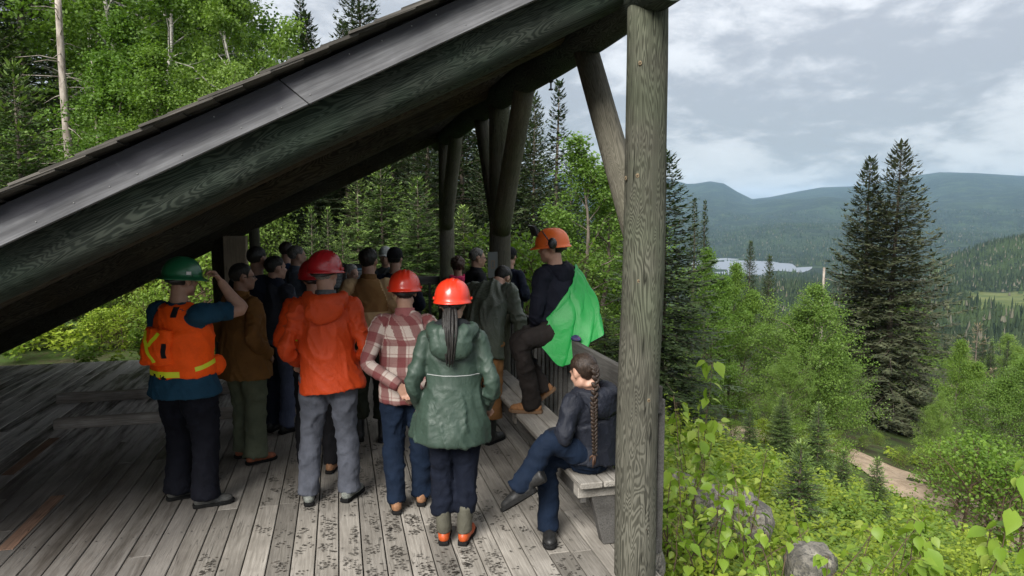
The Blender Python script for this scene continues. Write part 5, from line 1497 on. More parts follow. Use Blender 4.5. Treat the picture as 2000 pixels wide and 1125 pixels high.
    # --- trousers
    pl = Q['pelvis']; ch = [Chain([pl * .5 + (Q['hipR'] + Q['hipL']) * .25 - norm(Q['waist'] - pl) * .05, pl, Q['waist']], [(.150 * bw * s, .118 * bd * s), (.172 * bw * s, .130 * bd * s), (.158 * bw * s, .118 * bd * s)], rg, 'torso')]
    for k in 'RL':
        hp, kn, an = Q['hip' + k], Q['kn' + k], Q['an' + k]; cuff = an + (kn - an) * legs.get('cuff', -.07)
        ch.append(Chain([hp, hp * .55 + kn * .45, kn, kn * .5 + cuff * .5, cuff], [(.098 * legr * s * bd ** .5, .105 * legr * s * bd ** .5), (.086 * legr * s * bd ** .3, .092 * legr * s * bd ** .3), (.072 * legr * s, .074 * legr * s), (.066 * legr * s, .072 * legr * s), (legs.get('hemr', .064) * legr * s, legs.get('hemr', .064) * 1.06 * legr * s)], None, 'limb'))
    job(ch, [], vx * 1.28, 2, legs['mat'], root, 'trousers', .009, (6, 4), seed + 1, ring=11)
    # --- upper garment
    n_ = Q['neck']; c_ = Q['chest']; w_ = Q['waist']; off = top.get('off', .012); sp = norm(n_ - w_); dn = norm(pl - w_)
    hemp = w_ + dn * (np.linalg.norm(pl - w_) + hem * s); fl = top.get('flare', 0.0)
    shm = (Q['shR'] + Q['shL']) / 2; rgt = norm(Q['shR'] - Q['shL'])
    o = off
    ch = [Chain([hemp, pl * .6 + hemp * .4, w_, c_, shm - sp * .02, n_ * .72 + shm * .28, n_ + sp * .012],
                [((.176 * bw + o + fl) * s, (.132 * bd + o + fl * .7) * s), ((.174 * bw + o + fl * .75) * s, (.132 * bd + o + fl * .5) * s), ((.160 * bw + o) * s, (.122 * bd + o) * s), ((.172 * bw + o) * s, (.124 * bd ** .6 + o) * s), ((.150 * bw + o) * s, (.092 + o) * s), ((.095 + o) * s, (.075 + o * .6) * s), (.064 * s, .062 * s)], rgt, 'torso', seg=28)]
    ex = []
    for k in 'RL':
        sh, el, wr = Q['sh' + k], Q['el' + k], Q['wr' + k]; r = top.get('arm', .060)
        if sleeve == 'long':
            ch.append(Chain([sh * .82 + shm * .18, sh, (sh + el) / 2, el, (el + wr) / 2, wr], [(r + .010) * s, (r + .009) * s, (r + .002) * s, (r - .003) * s, (r - .006) * s, (r - .013) * s], None, 'limb'))
        else:
            e2 = sh * .28 + el * .72; ch.append(Chain([sh * .82 + shm * .18, sh, (sh + e2) / 2, e2], [(r + .018) * s, (r + .016) * s, (r + .010) * s, (r + .010) * s], None, 'limb'))
    job(ch, ex, vx * .98, 3, top['mat'], root, top.get('name', 'jacket'), top_amp, top.get('fold', (7, 2.4)), seed + 2, after=top.get('after'), ring=11)
    # --- collar
    if collar:
        hd = norm(Q['head'] - n_); a = np.linspace(0, 2 * math.pi, 26, endpoint=False); V = []
        for (zz_, r1) in ((-.03, .082), (.015, .074), (.045, .070), (.045, .064), (.0, .066)): V.append(n_ + hd * zz_ * s + np.outer(np.cos(a) * r1 * s, rgt) + np.outer(np.sin(a) * r1 * s * .98, np.cross(hd, rgt)))
        V = np.concatenate(V); i = np.arange(26); j = (i + 1) % 26
        child('collar', MB().add(V, [np.concatenate([np.stack([r * 26 + i, r * 26 + j, (r + 1) * 26 + j, (r + 1) * 26 + i], 1) for r in range(4)])]), root, collar)
    # --- hood lying on the back
    if hood:
        bk = -np.cross(up, rgt) if np.dot(-np.cross(up, rgt), fw) < 0 else np.cross(up, rgt)
        sc_ = hood.get('size', 1.0); ph = np.linspace(-2.15, 2.15, 13); pts = []; rad = []
        for p_ in ph:
            k = math.cos(p_ / 2.15 * math.pi / 2)
            pts.append(n_ + rgt * (math.sin(p_) * .105 * sc_ * s) + bk * ((math.cos(p_) * .085 + .01) * sc_ * s) + up * ((.012 - .055 * k) * s)); rad.append(((.022 + .030 * k) * sc_ * s, (.030 + .038 * k) * sc_ * s))
        ex = [xf(ellipsoid_vf((0, 0, 0), np.array((.115, .045, .085)) * s * sc_, 20, 12), np.stack([rgt, -bk, up], 1), n_ + bk * .108 * s * sc_ - up * .070 * s * sc_)]
        job([Chain(pts, rad, None, 'torso', n=3)], ex, .0105, 3, hood['mat'], root, 'hood', .009, (8, 8), seed + 3)
    # --- body: head, neck, core, hands as one surface
    hy, hp_, hr = (R_(x) for x in head); fh = fw * math.cos(hy) + rg * math.sin(hy)
    fh = fh * math.cos(hp_) + up * math.sin(hp_); hup = np.cross(np.cross(fh, up), fh); hup = norm(hup)
    rr0 = np.cross(fh, hup); hup = norm(hup * math.cos(hr) + rr0 * math.sin(hr))
    HR = np.stack([np.cross(fh, hup), fh, hup], 1); hc = Q['head']; hs = .97 * s ** .5
    def HE(c, r, seg=18, rings=12): return xf(ellipsoid_vf((0, 0, 0), np.array(r) * hs, seg, rings), HR, hc + HR @ (np.array(c) * hs))
    ex = [HE((0, -.012, .035), (.076, .096, .084), 24, 16), HE((0, .034, -.045), (.059, .060, .072)), HE((0, .070, -.094), (.027, .024, .022)), HE((0, .080, .026), (.053, .018, .014)), HE((0, .090, -.062), (.023, .012, .011))]
    for q in (-1, 1): ex += [HE((q * .042, .02, -.060), (.026, .05, .034)), HE((q * .036, .066, -.020), (.026, .026, .024)), HE((q * .080, -.006, -.004), (.009, .021, .032))]
    ex.append(Chain([hc + HR @ (np.array(p) * hs) for p in ((0, .086, .014), (0, .104, -.012), (0, .116, -.030))], [.008, .011, .014], n=3, seg=10).vf())
    ch = [Chain([hc + HR @ (np.array((0, -.022, -.045)) * hs), hc * .35 + n_ * .65 + HR @ np.array((0, -.006, 0)), n_ - sp * .05 * s, c_, w_, pl], [.056 * s, .057 * s, (.075 * s, .06 * s), (.09 * s, .06 * s), .07 * s, .08 * s], rgt)]
    for k in 'RL':
        bare = sleeve != 'long'
        ch.append(Chain([shm, Q['sh' + k], Q['el' + k], Q['el' + k] * .6 + Q['wr' + k] * .4, Q['wr' + k]], [.04 * s, .036 * s if not bare else .05 * s, .033 * s if not bare else .046 * s, .03 * s if not bare else .045 * s, .026 * s if not bare else .029 * s], n=4, seg=12))
        ch.append(Chain([pl, Q['hip' + k], Q['kn' + k], Q['an' + k]], [.05 * s, .05 * s, .04 * s, .03 * s], n=3, seg=10))
        hd_ = [h for h in hands if h[0] == k]
        wr = Q['wr' + k]; fd = norm(wr - Q['el' + k])
        if hd_: ex += hand_parts(wr, hd_[0][1] if hd_[0][1] is not None else fd, hd_[0][2], hd_[0][3], side=hd_[0][4], s=s)
        else: ex += hand_parts(wr, fd, fw if k == 'R' else fw, .5, side=1 if k == 'R' else -1, s=s * .98)
    job(ch, ex, .0082 if hands else (.0132 if detail > .8 else .0155), 1, SKIN[skin], root, 'body')
    for q in (-1, 1): child('eye', MB().add(*HE((q * .031, .0815, .006), (.0125, .0085, .0075), 10, 6)), root, EYE)
    # --- hair
    if hair:
        st, colr = hair; V, F = ellipsoid_vf((0, 0, 0), (1, 1, 1), 44, 30); U = V.copy()
        rx, ry, rz = (.083, .103, .093) if st != 'curly' else (.100, .118, .105)
        P = V * np.array([rx, ry, rz]) + np.array([0, -.014, .036])
        low = -.055 if st in ('short', 'pony', 'braid') else (-.030 if st == 'crop' else -.12)
        inside = np.clip((P[:, 1] - (.030 + .45 * np.maximum(0, P[:, 2] - .02))) / .03, 0, 1) * np.clip((.092 - P[:, 2]) / .03, 0, 1)
        inside = np.maximum(inside, np.clip((low - P[:, 2]) / .02, 0, 1)); 
        ear = np.exp(-(((P[:, 1] + .0) / .03) ** 2 + ((P[:, 2] + .008) / .035) ** 2)) * (st not in ('long', 'curly')); inside = np.maximum(inside, ear)
        k = 1 - .24 * inside; P = (P - np.array([0, -.014, .02])) * k[:, None] + np.array([0, -.014, .02])
        am, fr_ = (.0045, 55) if st != 'curly' else (.016, 42)
        P = P + norm(U) * ((vnoise(U * np.array([fr_, fr_, fr_ * (.35 if st != 'curly' else 1)]) * .16 + seed, 4) + .6 * vnoise(U * fr_ * .4 + seed, 6)) * am)[:, None]
        if st in ('tousled',): P = P + norm(U) * (np.abs(vnoise(U * 9 + seed, 12)) * .016 * np.clip(P[:, 2] / .06, 0, 1))[:, None]
        ho = child('hair', MB().add(P * hs @ HR.T + hc, F), root, HAIR[colr])
        if st == 'long':
            g = np.random.default_rng(seed); mb = MB()
            for i in range(46):
                a = g.uniform(math.pi * .92, math.pi * 2.08); r1 = g.uniform(.075, .098)
                p0 = np.array([math.cos(a) * r1 * .9, math.sin(a) * r1 - .012, .02]); l = g.uniform(.16, .24)
                pts = [hc + HR @ (p0 * hs), hc + HR @ ((p0 + np.array([0, -.008, -l * .5])) * hs), hc + HR @ ((p0 * np.array([1.1, .9, 1]) + np.array([g.normal(0, .01), 0, -l])) * hs)]
                mb.add(*tube_vf(catmull(pts, 4), list(np.linspace(.013, .004, 9)), 5))
            child('hair_ends', mb, ho, HAIR[colr])
    # --- hats
    if hat:
        kind = hat[0]
        if kind in ('helmet', 'full', 'forestry'):
            V, F = helmet_vf('full' if kind == 'full' else 'cap'); k = 1.06 * hs
            ho = child('helmet', MB().add((V * k) @ HR.T + hc, F), root, PL[hat[1]])
            for q in (-1, 1):
                mb = MB().add(*[x if i else ((x + np.array([q * .117, .012, .036])) * k) @ HR.T + hc for i, x in enumerate(cbox_vf(.012, .045, .018, .003))])
                child('accessory_slot', mb, ho, PL[hat[1]], False)
            aa = np.linspace(math.pi * 1.08, math.pi * 1.92, 16); bp = np.stack([np.cos(aa) * .092, np.sin(aa) * .112 - .008, .012 - .022 * np.sin((aa - math.pi * 1.08) / (math.pi * .84) * math.pi)], 1)
            V, F = tube_vf((bp * k) @ HR.T + hc, [(.004, .011)] * 16, 8, True, HR[:, 2] * 0 + HR[:, 0]); child('headband', MB().add(V, F), ho, PL['black'])
            if kind == 'full':
                for (a, zz_) in ((-12, .052), (-140, .050)):
                    aa = R_(a); c = np.array([math.cos(aa) * .114, math.sin(aa) * .139 - .008, zz_]); nn2 = norm(np.array([math.cos(aa) / .112, math.sin(aa) / .138, .12])); Rl = rot_from(nn2)
                    V, F = cbox_vf(.034, .004, .022, .0015); child('sticker', MB().add(((V @ Rl.T + c) * k) @ HR.T + hc, F), ho, PL['white'], False)
            if kind == 'forestry':
                for q in (-1, 1):
                    mb = MB()
                    for (c, r) in (((q * .135, -.018, .045), (.024, .036, .044)), ((q * .150, -.018, .045), (.018, .030, .038))): V, F = ellipsoid_vf(c, r, 18, 12); mb.add((V * k) @ HR.T + hc, F)
                    child('ear_muff', mb, ho, PL['black'])
                    pts = np.array([(q * .117, .0, .05), (q * .125, .03, .10), (q * .10, .06, .145)]); child('muff_arm', MB().add(*tube_vf(((pts * k) @ HR.T + hc), .005, 6)), ho, PL['black'])
                a = np.linspace(-1.25, 1.25, 15); rows = []
                for (f, z0) in ((.0, .115), (.5, .160), (1.0, .195)): rows.append(np.stack([np.sin(a) * (.125 - .01 * f), .06 + np.cos(a) * (.095 - .015 * f) + .035 * f, np.full(15, z0) - .012 * (np.sin(a) ** 2)], 1))
                V = np.array(rows).reshape(-1, 3); i0 = np.arange(2)[:, None]; j0 = np.arange(14)[None, :]; F = np.stack([i0 * 15 + j0, i0 * 15 + j0 + 1, (i0 + 1) * 15 + j0 + 1, (i0 + 1) * 15 + j0], -1).reshape(-1, 4)
                child('visor', MB().add((V * k) @ HR.T + hc, [F]), ho, VISOR)
                child('visor_rim', MB().add(*tube_vf((rows[2] * k) @ HR.T + hc, .004, 6)), ho, PL['black'])
        else:
            k = 1.03 * hs; V, F = cap_vf(); ho = child('cap', MB().add((V * k) @ HR.T + hc, F), root, hat[1])
            V, F = bill_vf(); child('bill', MB().add((V * k) @ HR.T + hc, F), ho, hat[1])
            if len(hat) > 2:
                mb = MB()
                for (x, z, w, h_) in ((-.02, .062, .012, .03), (0, .066, .010, .034), (.02, .060, .012, .028)): V, F = cbox_vf(w, .004, h_, .001); V = V + np.array([x, -.1195, z - .01]); mb.add((V * k) @ HR.T + hc, F)
                child('cap_emblem', mb, ho, hat[2], False)
    if glasses:
        mb = MB(); an = np.linspace(0, 2 * math.pi, 14)
        for q in (-1, 1):
            c = np.stack([q * .033 + np.cos(an) * .024, np.full(14, .098), .004 + np.sin(an) * .017], 1); mb.add(*tube_vf((c * hs) @ HR.T + hc, .0022, 5, False))
            c = np.array([(q * .057, .095, .008), (q * .078, .05, .010), (q * .084, -.004, .006)]); mb.add(*tube_vf((c * hs) @ HR.T + hc, .0022, 5))
        c = np.array([(-.010, .1, .006), (0, .103, .009), (.010, .1, .006)]); mb.add(*tube_vf((c * hs) @ HR.T + hc, .0022, 5))
        child('glasses', mb, root, GLASS)
    return dict(root=root, Q=Q, HR=HR, hc=hc, s=s, fw=fw, rg=rg, rgt=rgt, up=up, hs=hs)
VISOR = simple_mat('visor_mesh', (.02, .02, .02), .6)
# ------------------------------------------------------------------ the group on the deck
def bvh_of(co, me): return BVHTree.FromPolygons([Vector(tuple(c)) for c in co], [tuple(p.vertices) for p in me.polygons])
BLACK_SOLE = PL['black']
F_navy = fab('navy_cotton', (.010, .013, .024)); F_black = fab('black_cloth', (.010, .010, .012)); F_char = fab('charcoal_cloth', (.035, .039, .052))
F_jean_dark = fab('dark_denim', (.004, .006, .013), weave=420); F_jean_grey = fab('grey_denim', (.075, .081, .10), weave=420, amt=.25); F_jean_blue = fab('blue_denim', (.005, .011, .025), weave=420)
F_olive_pant = fab('olive_twill', (.105, .118, .078)); F_dkgreen_pant = fab('dark_green_twill', (.024, .028, .018)); F_brown_pant = fab('brown_canvas', (.21, .105, .042))
B_black = dict(mat=simple_mat('black_leather', (.012, .012, .012), .5, 0, .3, 60, .2), lace=F_black)
B_greyrub = dict(mat=simple_mat('grey_rubber', (.050, .050, .047), .6, 0, .25, 40, .15), name='shoe')
B_brown = dict(mat=simple_mat('brown_suede', (.17, .080, .032), .85, 0, .25, 60, .2), lace=F_black, sole=simple_mat('tan_sole', (.11, .065, .035), .8))
B_red = dict(mat=simple_mat('reddish_leather', (.24, .075, .035), .6, 0, .25, 50, .2), name='shoe')
B_hike = dict(mat=simple_mat('grey_hiking_shoe', (.15, .16, .145), .75, 0, .35, 45, .25), lace=F_char, name='shoe')
B_tan = dict(mat=simple_mat('tan_leather', (.20, .10, .05), .7, 0, .25, 50, .2), name='shoe')
B_duck = dict(mat=simple_mat('orange_rubber', (.34, .060, .014), .4, 0, .2, 40, .15), shaft=fab('waxed_shaft', (.075, .072, .055), rough=.6), name='boot')
ARM_POCKET = {'elR': (.300, -.10, 1.14), 'wrR': (.185, .11, .97), 'elL': (-.300, -.10, 1.14), 'wrL': (-.185, .11, .97)}
ARM_FRONT = {'elR': (.285, -.03, 1.13), 'wrR': (.12, .20, 1.06), 'elL': (-.285, -.03, 1.13), 'wrL': (-.12, .20, 1.08)}
def at_px(x, y): return on_z(x, y, 0.002)

# 1 green helmet, hi-vis vest, hand at the brim
F_tee = fab('teal_cotton', (.010, .042, .075)); F_vest = fab('hi_vis_orange', (.88, .092, .006), rough=.65, amt=.10)
J = {'elR': (.285, .275, 1.405), 'wrR': (.175, .205, 1.615), 'elL': (-.26, .02, 1.13), 'wrL': (-.20, .22, 1.05), 'anR': (.15, .0, .09), 'toeR': (.27, .14, .03), 'anL': (-.14, .03, .09), 'toeL': (-.04, .18, .03), 'knR': (.135, .04, .50), 'knL': (-.125, .05, .50), 'head': (.005, .028, 1.632)}
p = person(at_px(372, 982), 36, 1.755, 'man in green hard hat and orange reflective vest touching his helmet brim', dict(mat=F_tee, name='shirt', off=.022, arm=.062, flare=.055), dict(mat=fab('black_work_trousers', (.0045, .005, .009)), hemr=.078), B_greyrub, J, head=(8, -6, 0), hat=('full', 'green'), hair=('short', 'black'), build=(1.12, 1.22), hands=[('R', None, (.9, .3, .2), .75, -1)], sleeve='short', seed=1, legr=1.22, hem=.13, boot_h=.0, top_amp=.006, detail=1.15)
def vest_after(ob, co, me, p=p):
    b = bvh_of(co, me); bk = -p['fw']; rg = p['rg']; s = p['s']; rt = ob.parent
    def L(x, z): return rg * x * s + np.array([0, 0, z]) * s
    strip_on(b, [L(-.16, 1.00), L(.0, 1.00), L(.14, 1.00)], p['fw'], .042, (0, 0, 1), ob, PL['yellow'], 'reflective_strip')
    strip_on(b, [L(-.02, .945), L(.17, .955)], p['fw'], .035, (0, 0, 1), ob, F_black, 'strap')
    for x in (-.06, .035): strip_on(b, [L(x, .93), L(x, 1.00)], p['fw'], .042, rg, ob, F_black, 'strap')
    strip_on(b, [L(.075, 1.39), L(.07, 1.46)], p['fw'], .034, rg, ob, F_black, 'strap')
    for dz in (.92, 1.03): strip_on(b, [p['fw'] * y * s + np.array([0, 0, dz + .02 * k]) * s for k, y in enumerate((-.10, 0, .12))], -rg, .03, (0, 0, 1), ob, PL['yellow'] if dz > 1 else F_black, 'side_strap')
Qp = p['Q']; sp_ = p['s']
vch = [Chain([np.array([0, 0, .97]) * sp_, Qp['waist'] - np.array([0, 0, .06]), Qp['waist'], Qp['chest'], (Qp['shR'] + Qp['shL']) / 2 - np.array([0, 0, .015]), Qp['neck'] - np.array([0, 0, .01])],
             [(.240 * sp_, .200 * sp_), (.238 * sp_, .200 * sp_), (.224 * sp_, .192 * sp_), (.216 * sp_, .180 * sp_), (.160 * sp_, .128 * sp_), (.098 * sp_, .088 * sp_)], p['rgt'], 'torso', seg=28)]
job(vch, [], .0115, 3, F_vest, p['root'], 'vest', .009, (8, 3), 5, after=vest_after)
# big back pocket with a crossed reflective band, small side pouch
def pouch_after(ob, co, me, p=p):
    b = bvh_of(co, me); rg = p['rg']; s = p['s']; d = p['fw']
    def L(x, z): return rg * x * s - p['fw'] * .2 + np.array([0, 0, z]) * s
    strip_on(b, [L(-.11, 1.30), L(-.06, 1.19), L(.0, 1.09)], d, .036, (1, 0, .3), ob, PL['yellow'], 'reflective_strip')
    strip_on(b, [L(.02, 1.29), L(-.05, 1.20)], d, .036, (1, 0, -.3), ob, PL['yellow'], 'reflective_strip', .0055)
    strip_on(b, [L(.06, 1.22), L(.07, 1.12)], d, .026, rg, ob, F_black, 'strap')
bkv = -p['fw']
def PX_(x, y, z): return p['rg'] * x * sp_ + p['fw'] * y * sp_ + np.array([0, 0, z]) * sp_
ex = [xf(ellipsoid_vf((0, 0, 0), np.array(r) * sp_, 22, 14), np.stack([p['rg'], p['fw'], p['up']], 1), PX_(*c)) for c, r in (((-.04, -.185, 1.15), (.135, .065, .09)), ((-.03, -.17, 1.24), (.12, .05, .08)))]
job([Chain([PX_(-.04, -.18, 1.07), PX_(-.04, -.18, 1.17), PX_(-.03, -.165, 1.31)], [(.135 * sp_, .06 * sp_), (.13 * sp_, .065 * sp_), (.115 * sp_, .045 * sp_)], p['rg'], 'torso')], ex, .010, 1, F_vest, p['root'], 'back_pocket', .010, (9, 5), 8, after=pouch_after)
ex = [xf(ellipsoid_vf((0, 0, 0), np.array((.05, .085, .075)) * sp_, 18, 12), np.stack([p['rg'], p['fw'], p['up']], 1), PX_(.155, .14, 1.01))]
job([Chain([PX_(.16, .13, .96), PX_(.16, .14, 1.08)], [(.045 * sp_, .07 * sp_), (.035 * sp_, .06 * sp_)], p['rg'], 'torso')], ex, .0115, 2, F_vest, p['root'], 'side_pocket', .008, (9, 5), 9)

# 2 brown jacket, olive trousers
J = dict(ARM_POCKET); J.update({'anR': (.12, -.01, .09), 'toeR': (.15, .17, .03), 'anL': (-.12, .02, .09), 'toeL': (-.14, .19, .03)})
person(at_px(487, 898), 52, 1.69, 'stocky man in brown canvas jacket and olive trousers beside the green helmet', dict(mat=fab('brown_duck_canvas', (.175, .085, .026), rough=.85), off=.026, arm=.066, flare=.035), dict(mat=F_olive_pant, hemr=.080), B_red, J, head=(22, 0, 0), hair=('crop', 'black'), build=(1.08, 1.25), glasses=True, skin='mid', seed=2, legr=1.22, hem=.19, collar=fab('brown_duck_canvas', (.1, .05, .015)), boot_h=.0)
# 3-5 men at the back left
person(on_z(515, 838), 20, 1.80, 'tall dark haired man in navy jacket at the back left, nearest the timber post', dict(mat=F_navy, off=.02, arm=.066), dict(mat=F_navy), B_black, ARM_FRONT, head=(15, 0, 0), hair=('short', 'black'), skin='mid', seed=3, detail=.8, legr=1.1)
person(on_z(549, 840), 42, 1.705, 'bearded looking dark haired man in charcoal jacket and blue jeans seen in profile'.replace('bearded looking ', ''), dict(mat=F_char, off=.018, arm=.062), dict(mat=fab('slate_denim', (.075, .088, .14))), B_black, ARM_FRONT, head=(20, 0, 0), hair=('short', 'black'), skin='light', seed=4, detail=.8, collar=F_char)
def far_base(px, axial):
    a = az_of(px); d_ = axial / math.cos(a - AZ); return (math.sin(a) * d_, math.cos(a) * d_, .002)
person(far_base(577, 7.95), 45, 1.745, 'grey haired man in slate blue jacket looking right at the back', dict(mat=fab('slate_jacket', (.075, .09, .118)), off=.018), dict(mat=F_char), B_black, ARM_FRONT, head=(25, 0, 0), hair=('crop', 'saltpepper'), skin='light', seed=5, detail=.8, collar=fab('slate_jacket', (.05, .06, .08)))
person(far_base(557, 8.8), 35, 1.755, 'dark haired man in blue jacket half hidden behind the grey haired man', dict(mat=fab('mid_blue_jacket', (.018, .045, .10)), off=.018), dict(mat=F_char), B_black, ARM_FRONT, hair=('short', 'brown'), skin='light', seed=6, detail=.7)
# 6 second red helmet, hidden
p = person(at_px(624, 918), 10, 1.70, 'person in red hard hat and orange vest mostly hidden behind the orange jacket', dict(mat=fab('hi_vis_red_orange', (.72, .075, .012)), off=.018), dict(mat=F_black), dict(mat=B_tan['mat'], name='boot'), ARM_FRONT, hat=('helmet', 'red'), hair=('short', 'black'), seed=7, detail=.8)
def v6(ob, co, me, p=p):
    b = bvh_of(co, me); 
    for x in (-.12, .12): strip_on(b, [p['rg'] * x + np.array([0, 0, z]) for z in (1.10, 1.25, 1.36)], p['fw'], .05, p['rg'], ob, PL['yellow'], 'reflective_strip')
JOBS[-2 if False else [i for i, j in enumerate(JOBS) if j['root'] == p['root'] and j['name'] == 'jacket'][0]]['after'] = v6
# 7 orange jacket
J = dict(ARM_POCKET); J.update({'elR': (.268, -.06, 1.115), 'wrR': (.215, .14, .98), 'elL': (-.275, -.06, 1.12), 'wrL': (-.215, .14, .98), 'pelvis': (.015, 0, .95), 'anR': (.125, .0, .09), 'toeR': (.20, .165, .03), 'anL': (-.155, -.02, .09), 'toeL': (-.175, .165, .03), 'knR': (.115, .02, .5), 'knL': (-.13, .02, .5)})
F_or = fab('orange_red_shell', (.50, .052, .008), rough=.6, amt=.08, spec=.3, crease=.12)
F_grey_c = fab('grey_fleece', (.10, .105, .11))
def v7(ob, co, me):
    b = bvh_of(co, me)
    strip_on(b, [np.array([.10, 0, 1.425]), np.array([.155, 0, 1.395]), np.array([.20, 0, 1.35])], (0, 0, -1), .045, (0, 1, 0), ob, F_grey_c, 'shoulder_patch', .004)
p = person(at_px(648, 976), 4, 1.80, 'man in red hard hat, orange rain jacket and grey jeans standing with his back turned', dict(mat=F_or, off=.024, arm=.056, flare=.03, after=v7), dict(mat=F_jean_grey, hemr=.070), B_hike, J, head=(22, -3, 0), hat=('helmet', 'red'), hair=('short', 'grey'), hood=dict(mat=F_or, size=1.12), hem=.135, seed=8, collar=F_grey_c, legr=1.06, top_amp=.011, boot_h=.0, detail=1.15)
# 8 grey haired woman
person(far_base(682, 8.3), 105, 1.50, 'woman with long grey hair seen in profile beside the information panel', dict(mat=F_char, off=.015), dict(mat=F_black), B_black, ARM_FRONT, head=(25, -8, 0), hair=('long', 'grey'), seed=9, detail=.8)
# 9 tan fleece
m, t, b = new_mat('two_tone_fleece')
at = t.add('ShaderNodeAttribute', _attribute_name='cuv').outputs['Vector']; u, v, w = t.xyz(at); oc = t.n.new('ShaderNodeTexCoord').outputs['Object']
k = t.math('MULTIPLY', t.ramp(v, .262, .268), t.ramp(w, .4, .5, 1, 0)); n = t.noise(oc, 160, 3, .7); cr = t.noise(oc, 14, 4, .6, .5)
c = t.mix(k, (.46, .32, .17), (.20, .105, .036)); c = t.mix(t.ramp(n, .3, .7, 0, .3), c, t.mix(1.0, c, (.6, .6, .6), 'MULTIPLY'))
t.set(b.inputs['Base Color'], c); b.inputs['Roughness'].default_value = .95; t.set(b.inputs['Normal'], t.bump(cr, .3, .012, t.bump(n, .5, .004)))
J = dict(ARM_FRONT); J.update({'anR': (.11, -.06, .09), 'toeR': (.15, .10, .03)})
person(at_px(727, 856), 8, 1.79, 'man in two tone brown and tan fleece with dark tousled hair', dict(mat=m, off=.022, arm=.068), dict(mat=F_dkgreen_pant, cuff=.28, hemr=.075), dict(mat=B_black['mat']), J, head=(12, 0, 0), hair=('tousled', 'black'), skin='mid', seed=10, collar=fab('brown_fleece', (.14, .072, .025)), legr=1.12, boot_h=.16)
# 10, 11 caps
person(far_base(751, 9.2), 192, 1.66, 'man in pale grey cap and dark jacket facing the camera at the back', dict(mat=fab('mottled_jacket', (.045, .05, .052), weave=30, amt=.5), off=.018), dict(mat=F_black), B_black, ARM_FRONT, hat=('cap', PL['brim_grey']), hair=('short', 'saltpepper'), seed=11, detail=.8)
person(far_base(770, 7.6), 12, 1.725, 'man in black cap and navy jacket with bare neck at the back', dict(mat=F_navy, off=.018), dict(mat=F_black), B_black, ARM_FRONT, head=(6, 0, 0), hat=('cap', F_black), hair=('crop', 'black'), seed=12, detail=.8)
# 12 plaid shirt
J = {'elR': (.275, -.10, 1.13), 'wrR': (.055, -.200, .955), 'elL': (-.275, -.115, 1.13), 'wrL': (-.045, -.225, .985), 'anR': (.105, .02, .09), 'toeR': (.12, .20, .03), 'anL': (-.085, -.10, .09), 'toeL': (-.10, .08, .03), 'knL': (-.10, -.02, .5)}
p = person(at_px(797, 985), 6, 1.665, 'person in red hard hat and red and white plaid shirt with hands clasped behind', dict(mat=plaid_mat(), name='shirt', off=.020, arm=.056), dict(mat=F_jean_blue, hemr=.066), B_tan, J, head=(0, -5, 0), hat=('helmet', 'orange_red'), hair=('short', 'black'), seed=13, collar=fab('plaid_collar', (.25, .09, .09)), hands=[('R', (-.35, 0, -.9), (0, -1, .0), .5, -1), ('L', (.5, 0, -.8), (0, 1, 0), .6, 1)], legr=1.05, boot_h=.0, hem=.13)
# 13 dark green raincoat
F_rain = fab('green_raincoat', (.026, .046, .034), rough=.55, amt=.10, spec=.4, crease=.12); F_rain_in = fab('raincoat_lining', (.012, .014, .016))
def v13(ob, co, me):
    b = bvh_of(co, me); 
    strip_on(b, [np.array([x, 0, 1.115]) for x in (-.17, 0, .15)], (0.0, 1, 0), .0045, (0, 0, 1), ob, PL['silver'], 'reflective_line', .003, 20)
J = {'elR': (.262, -.07, 1.10), 'wrR': (.225, .10, .91), 'elL': (-.262, -.07, 1.10), 'wrL': (-.225, .10, .91), 'pelvis': (-.01, 0, .95), 'anR': (.072, -.01, .09), 'toeR': (.11, .16, .03), 'anL': (-.072, .0, .09), 'toeL': (-.075, .17, .03), 'knR': (.085, .02, .5), 'knL': (-.085, .02, .5)}
p = person(at_px(888, 1055), 12, 1.655, 'woman in red hard hat and dark green raincoat with long ponytail and orange boots', dict(mat=F_rain, off=.022, arm=.055, flare=.075, fold=(8, 1.6), after=v13), dict(mat=F_jean_dark, cuff=.27, hemr=.066), B_duck, J, head=(4, -3, 0), hat=('helmet', 'orange_red'), hair=('pony', 'black'), hood=dict(mat=F_rain, size=1.28), hem=.235, seed=14, legr=1.0, boot_h=.15, top_amp=.009, detail=1.15)
hc, HR, hs = p['hc'], p['HR'], p['hs']; g = np.random.default_rng(4); mb = MB()
for i in range(34):
    a = g.uniform(0, 6.28); r = math.sqrt(g.random()); o2 = np.array([math.cos(a) * .034 * r, math.sin(a) * .022 * r, 0]); e = g.normal(0, .008, 3); l = g.uniform(.80, 1.02)
    pts = [(0, -.085, .000), (0, -.128, -.045), (.004, -.178, -.13), (.008, -.200, -.25 * l), (.004, -.195, -.38 * l)]
    pts = [hc + HR @ ((np.array(q) + o2 * w_ + e * w_) * hs) for q, w_ in zip(pts, (.45, 1.0, 1.15, 1.0, .45))]
    mb.add(*tube_vf(catmull(pts, 5), list(np.interp(np.linspace(0, 1, 21), [0, .2, .6, 1], [.008, .0105, .010, .003])), 6))
child('ponytail', mb, p['root'], HAIR['black'])
child('hair_tie', MB().add(*ellipsoid_vf(hc + HR @ (np.array((0, -.112, -.022)) * hs), (.026, .022, .016), 14, 8)), p['root'], F_black)
# hood lining showing at the neck
V, F = ellipsoid_vf((0, 0, 0), (.118, .085, .05), 22, 12)
child('hood_lining', MB().add(V @ np.stack([p['rg'], p['fw'], p['up']], 1).T + p['Q']['neck'] + np.array([0, 0, .022]) - p['fw'] * .035, F), p['root'], F_rain_in)
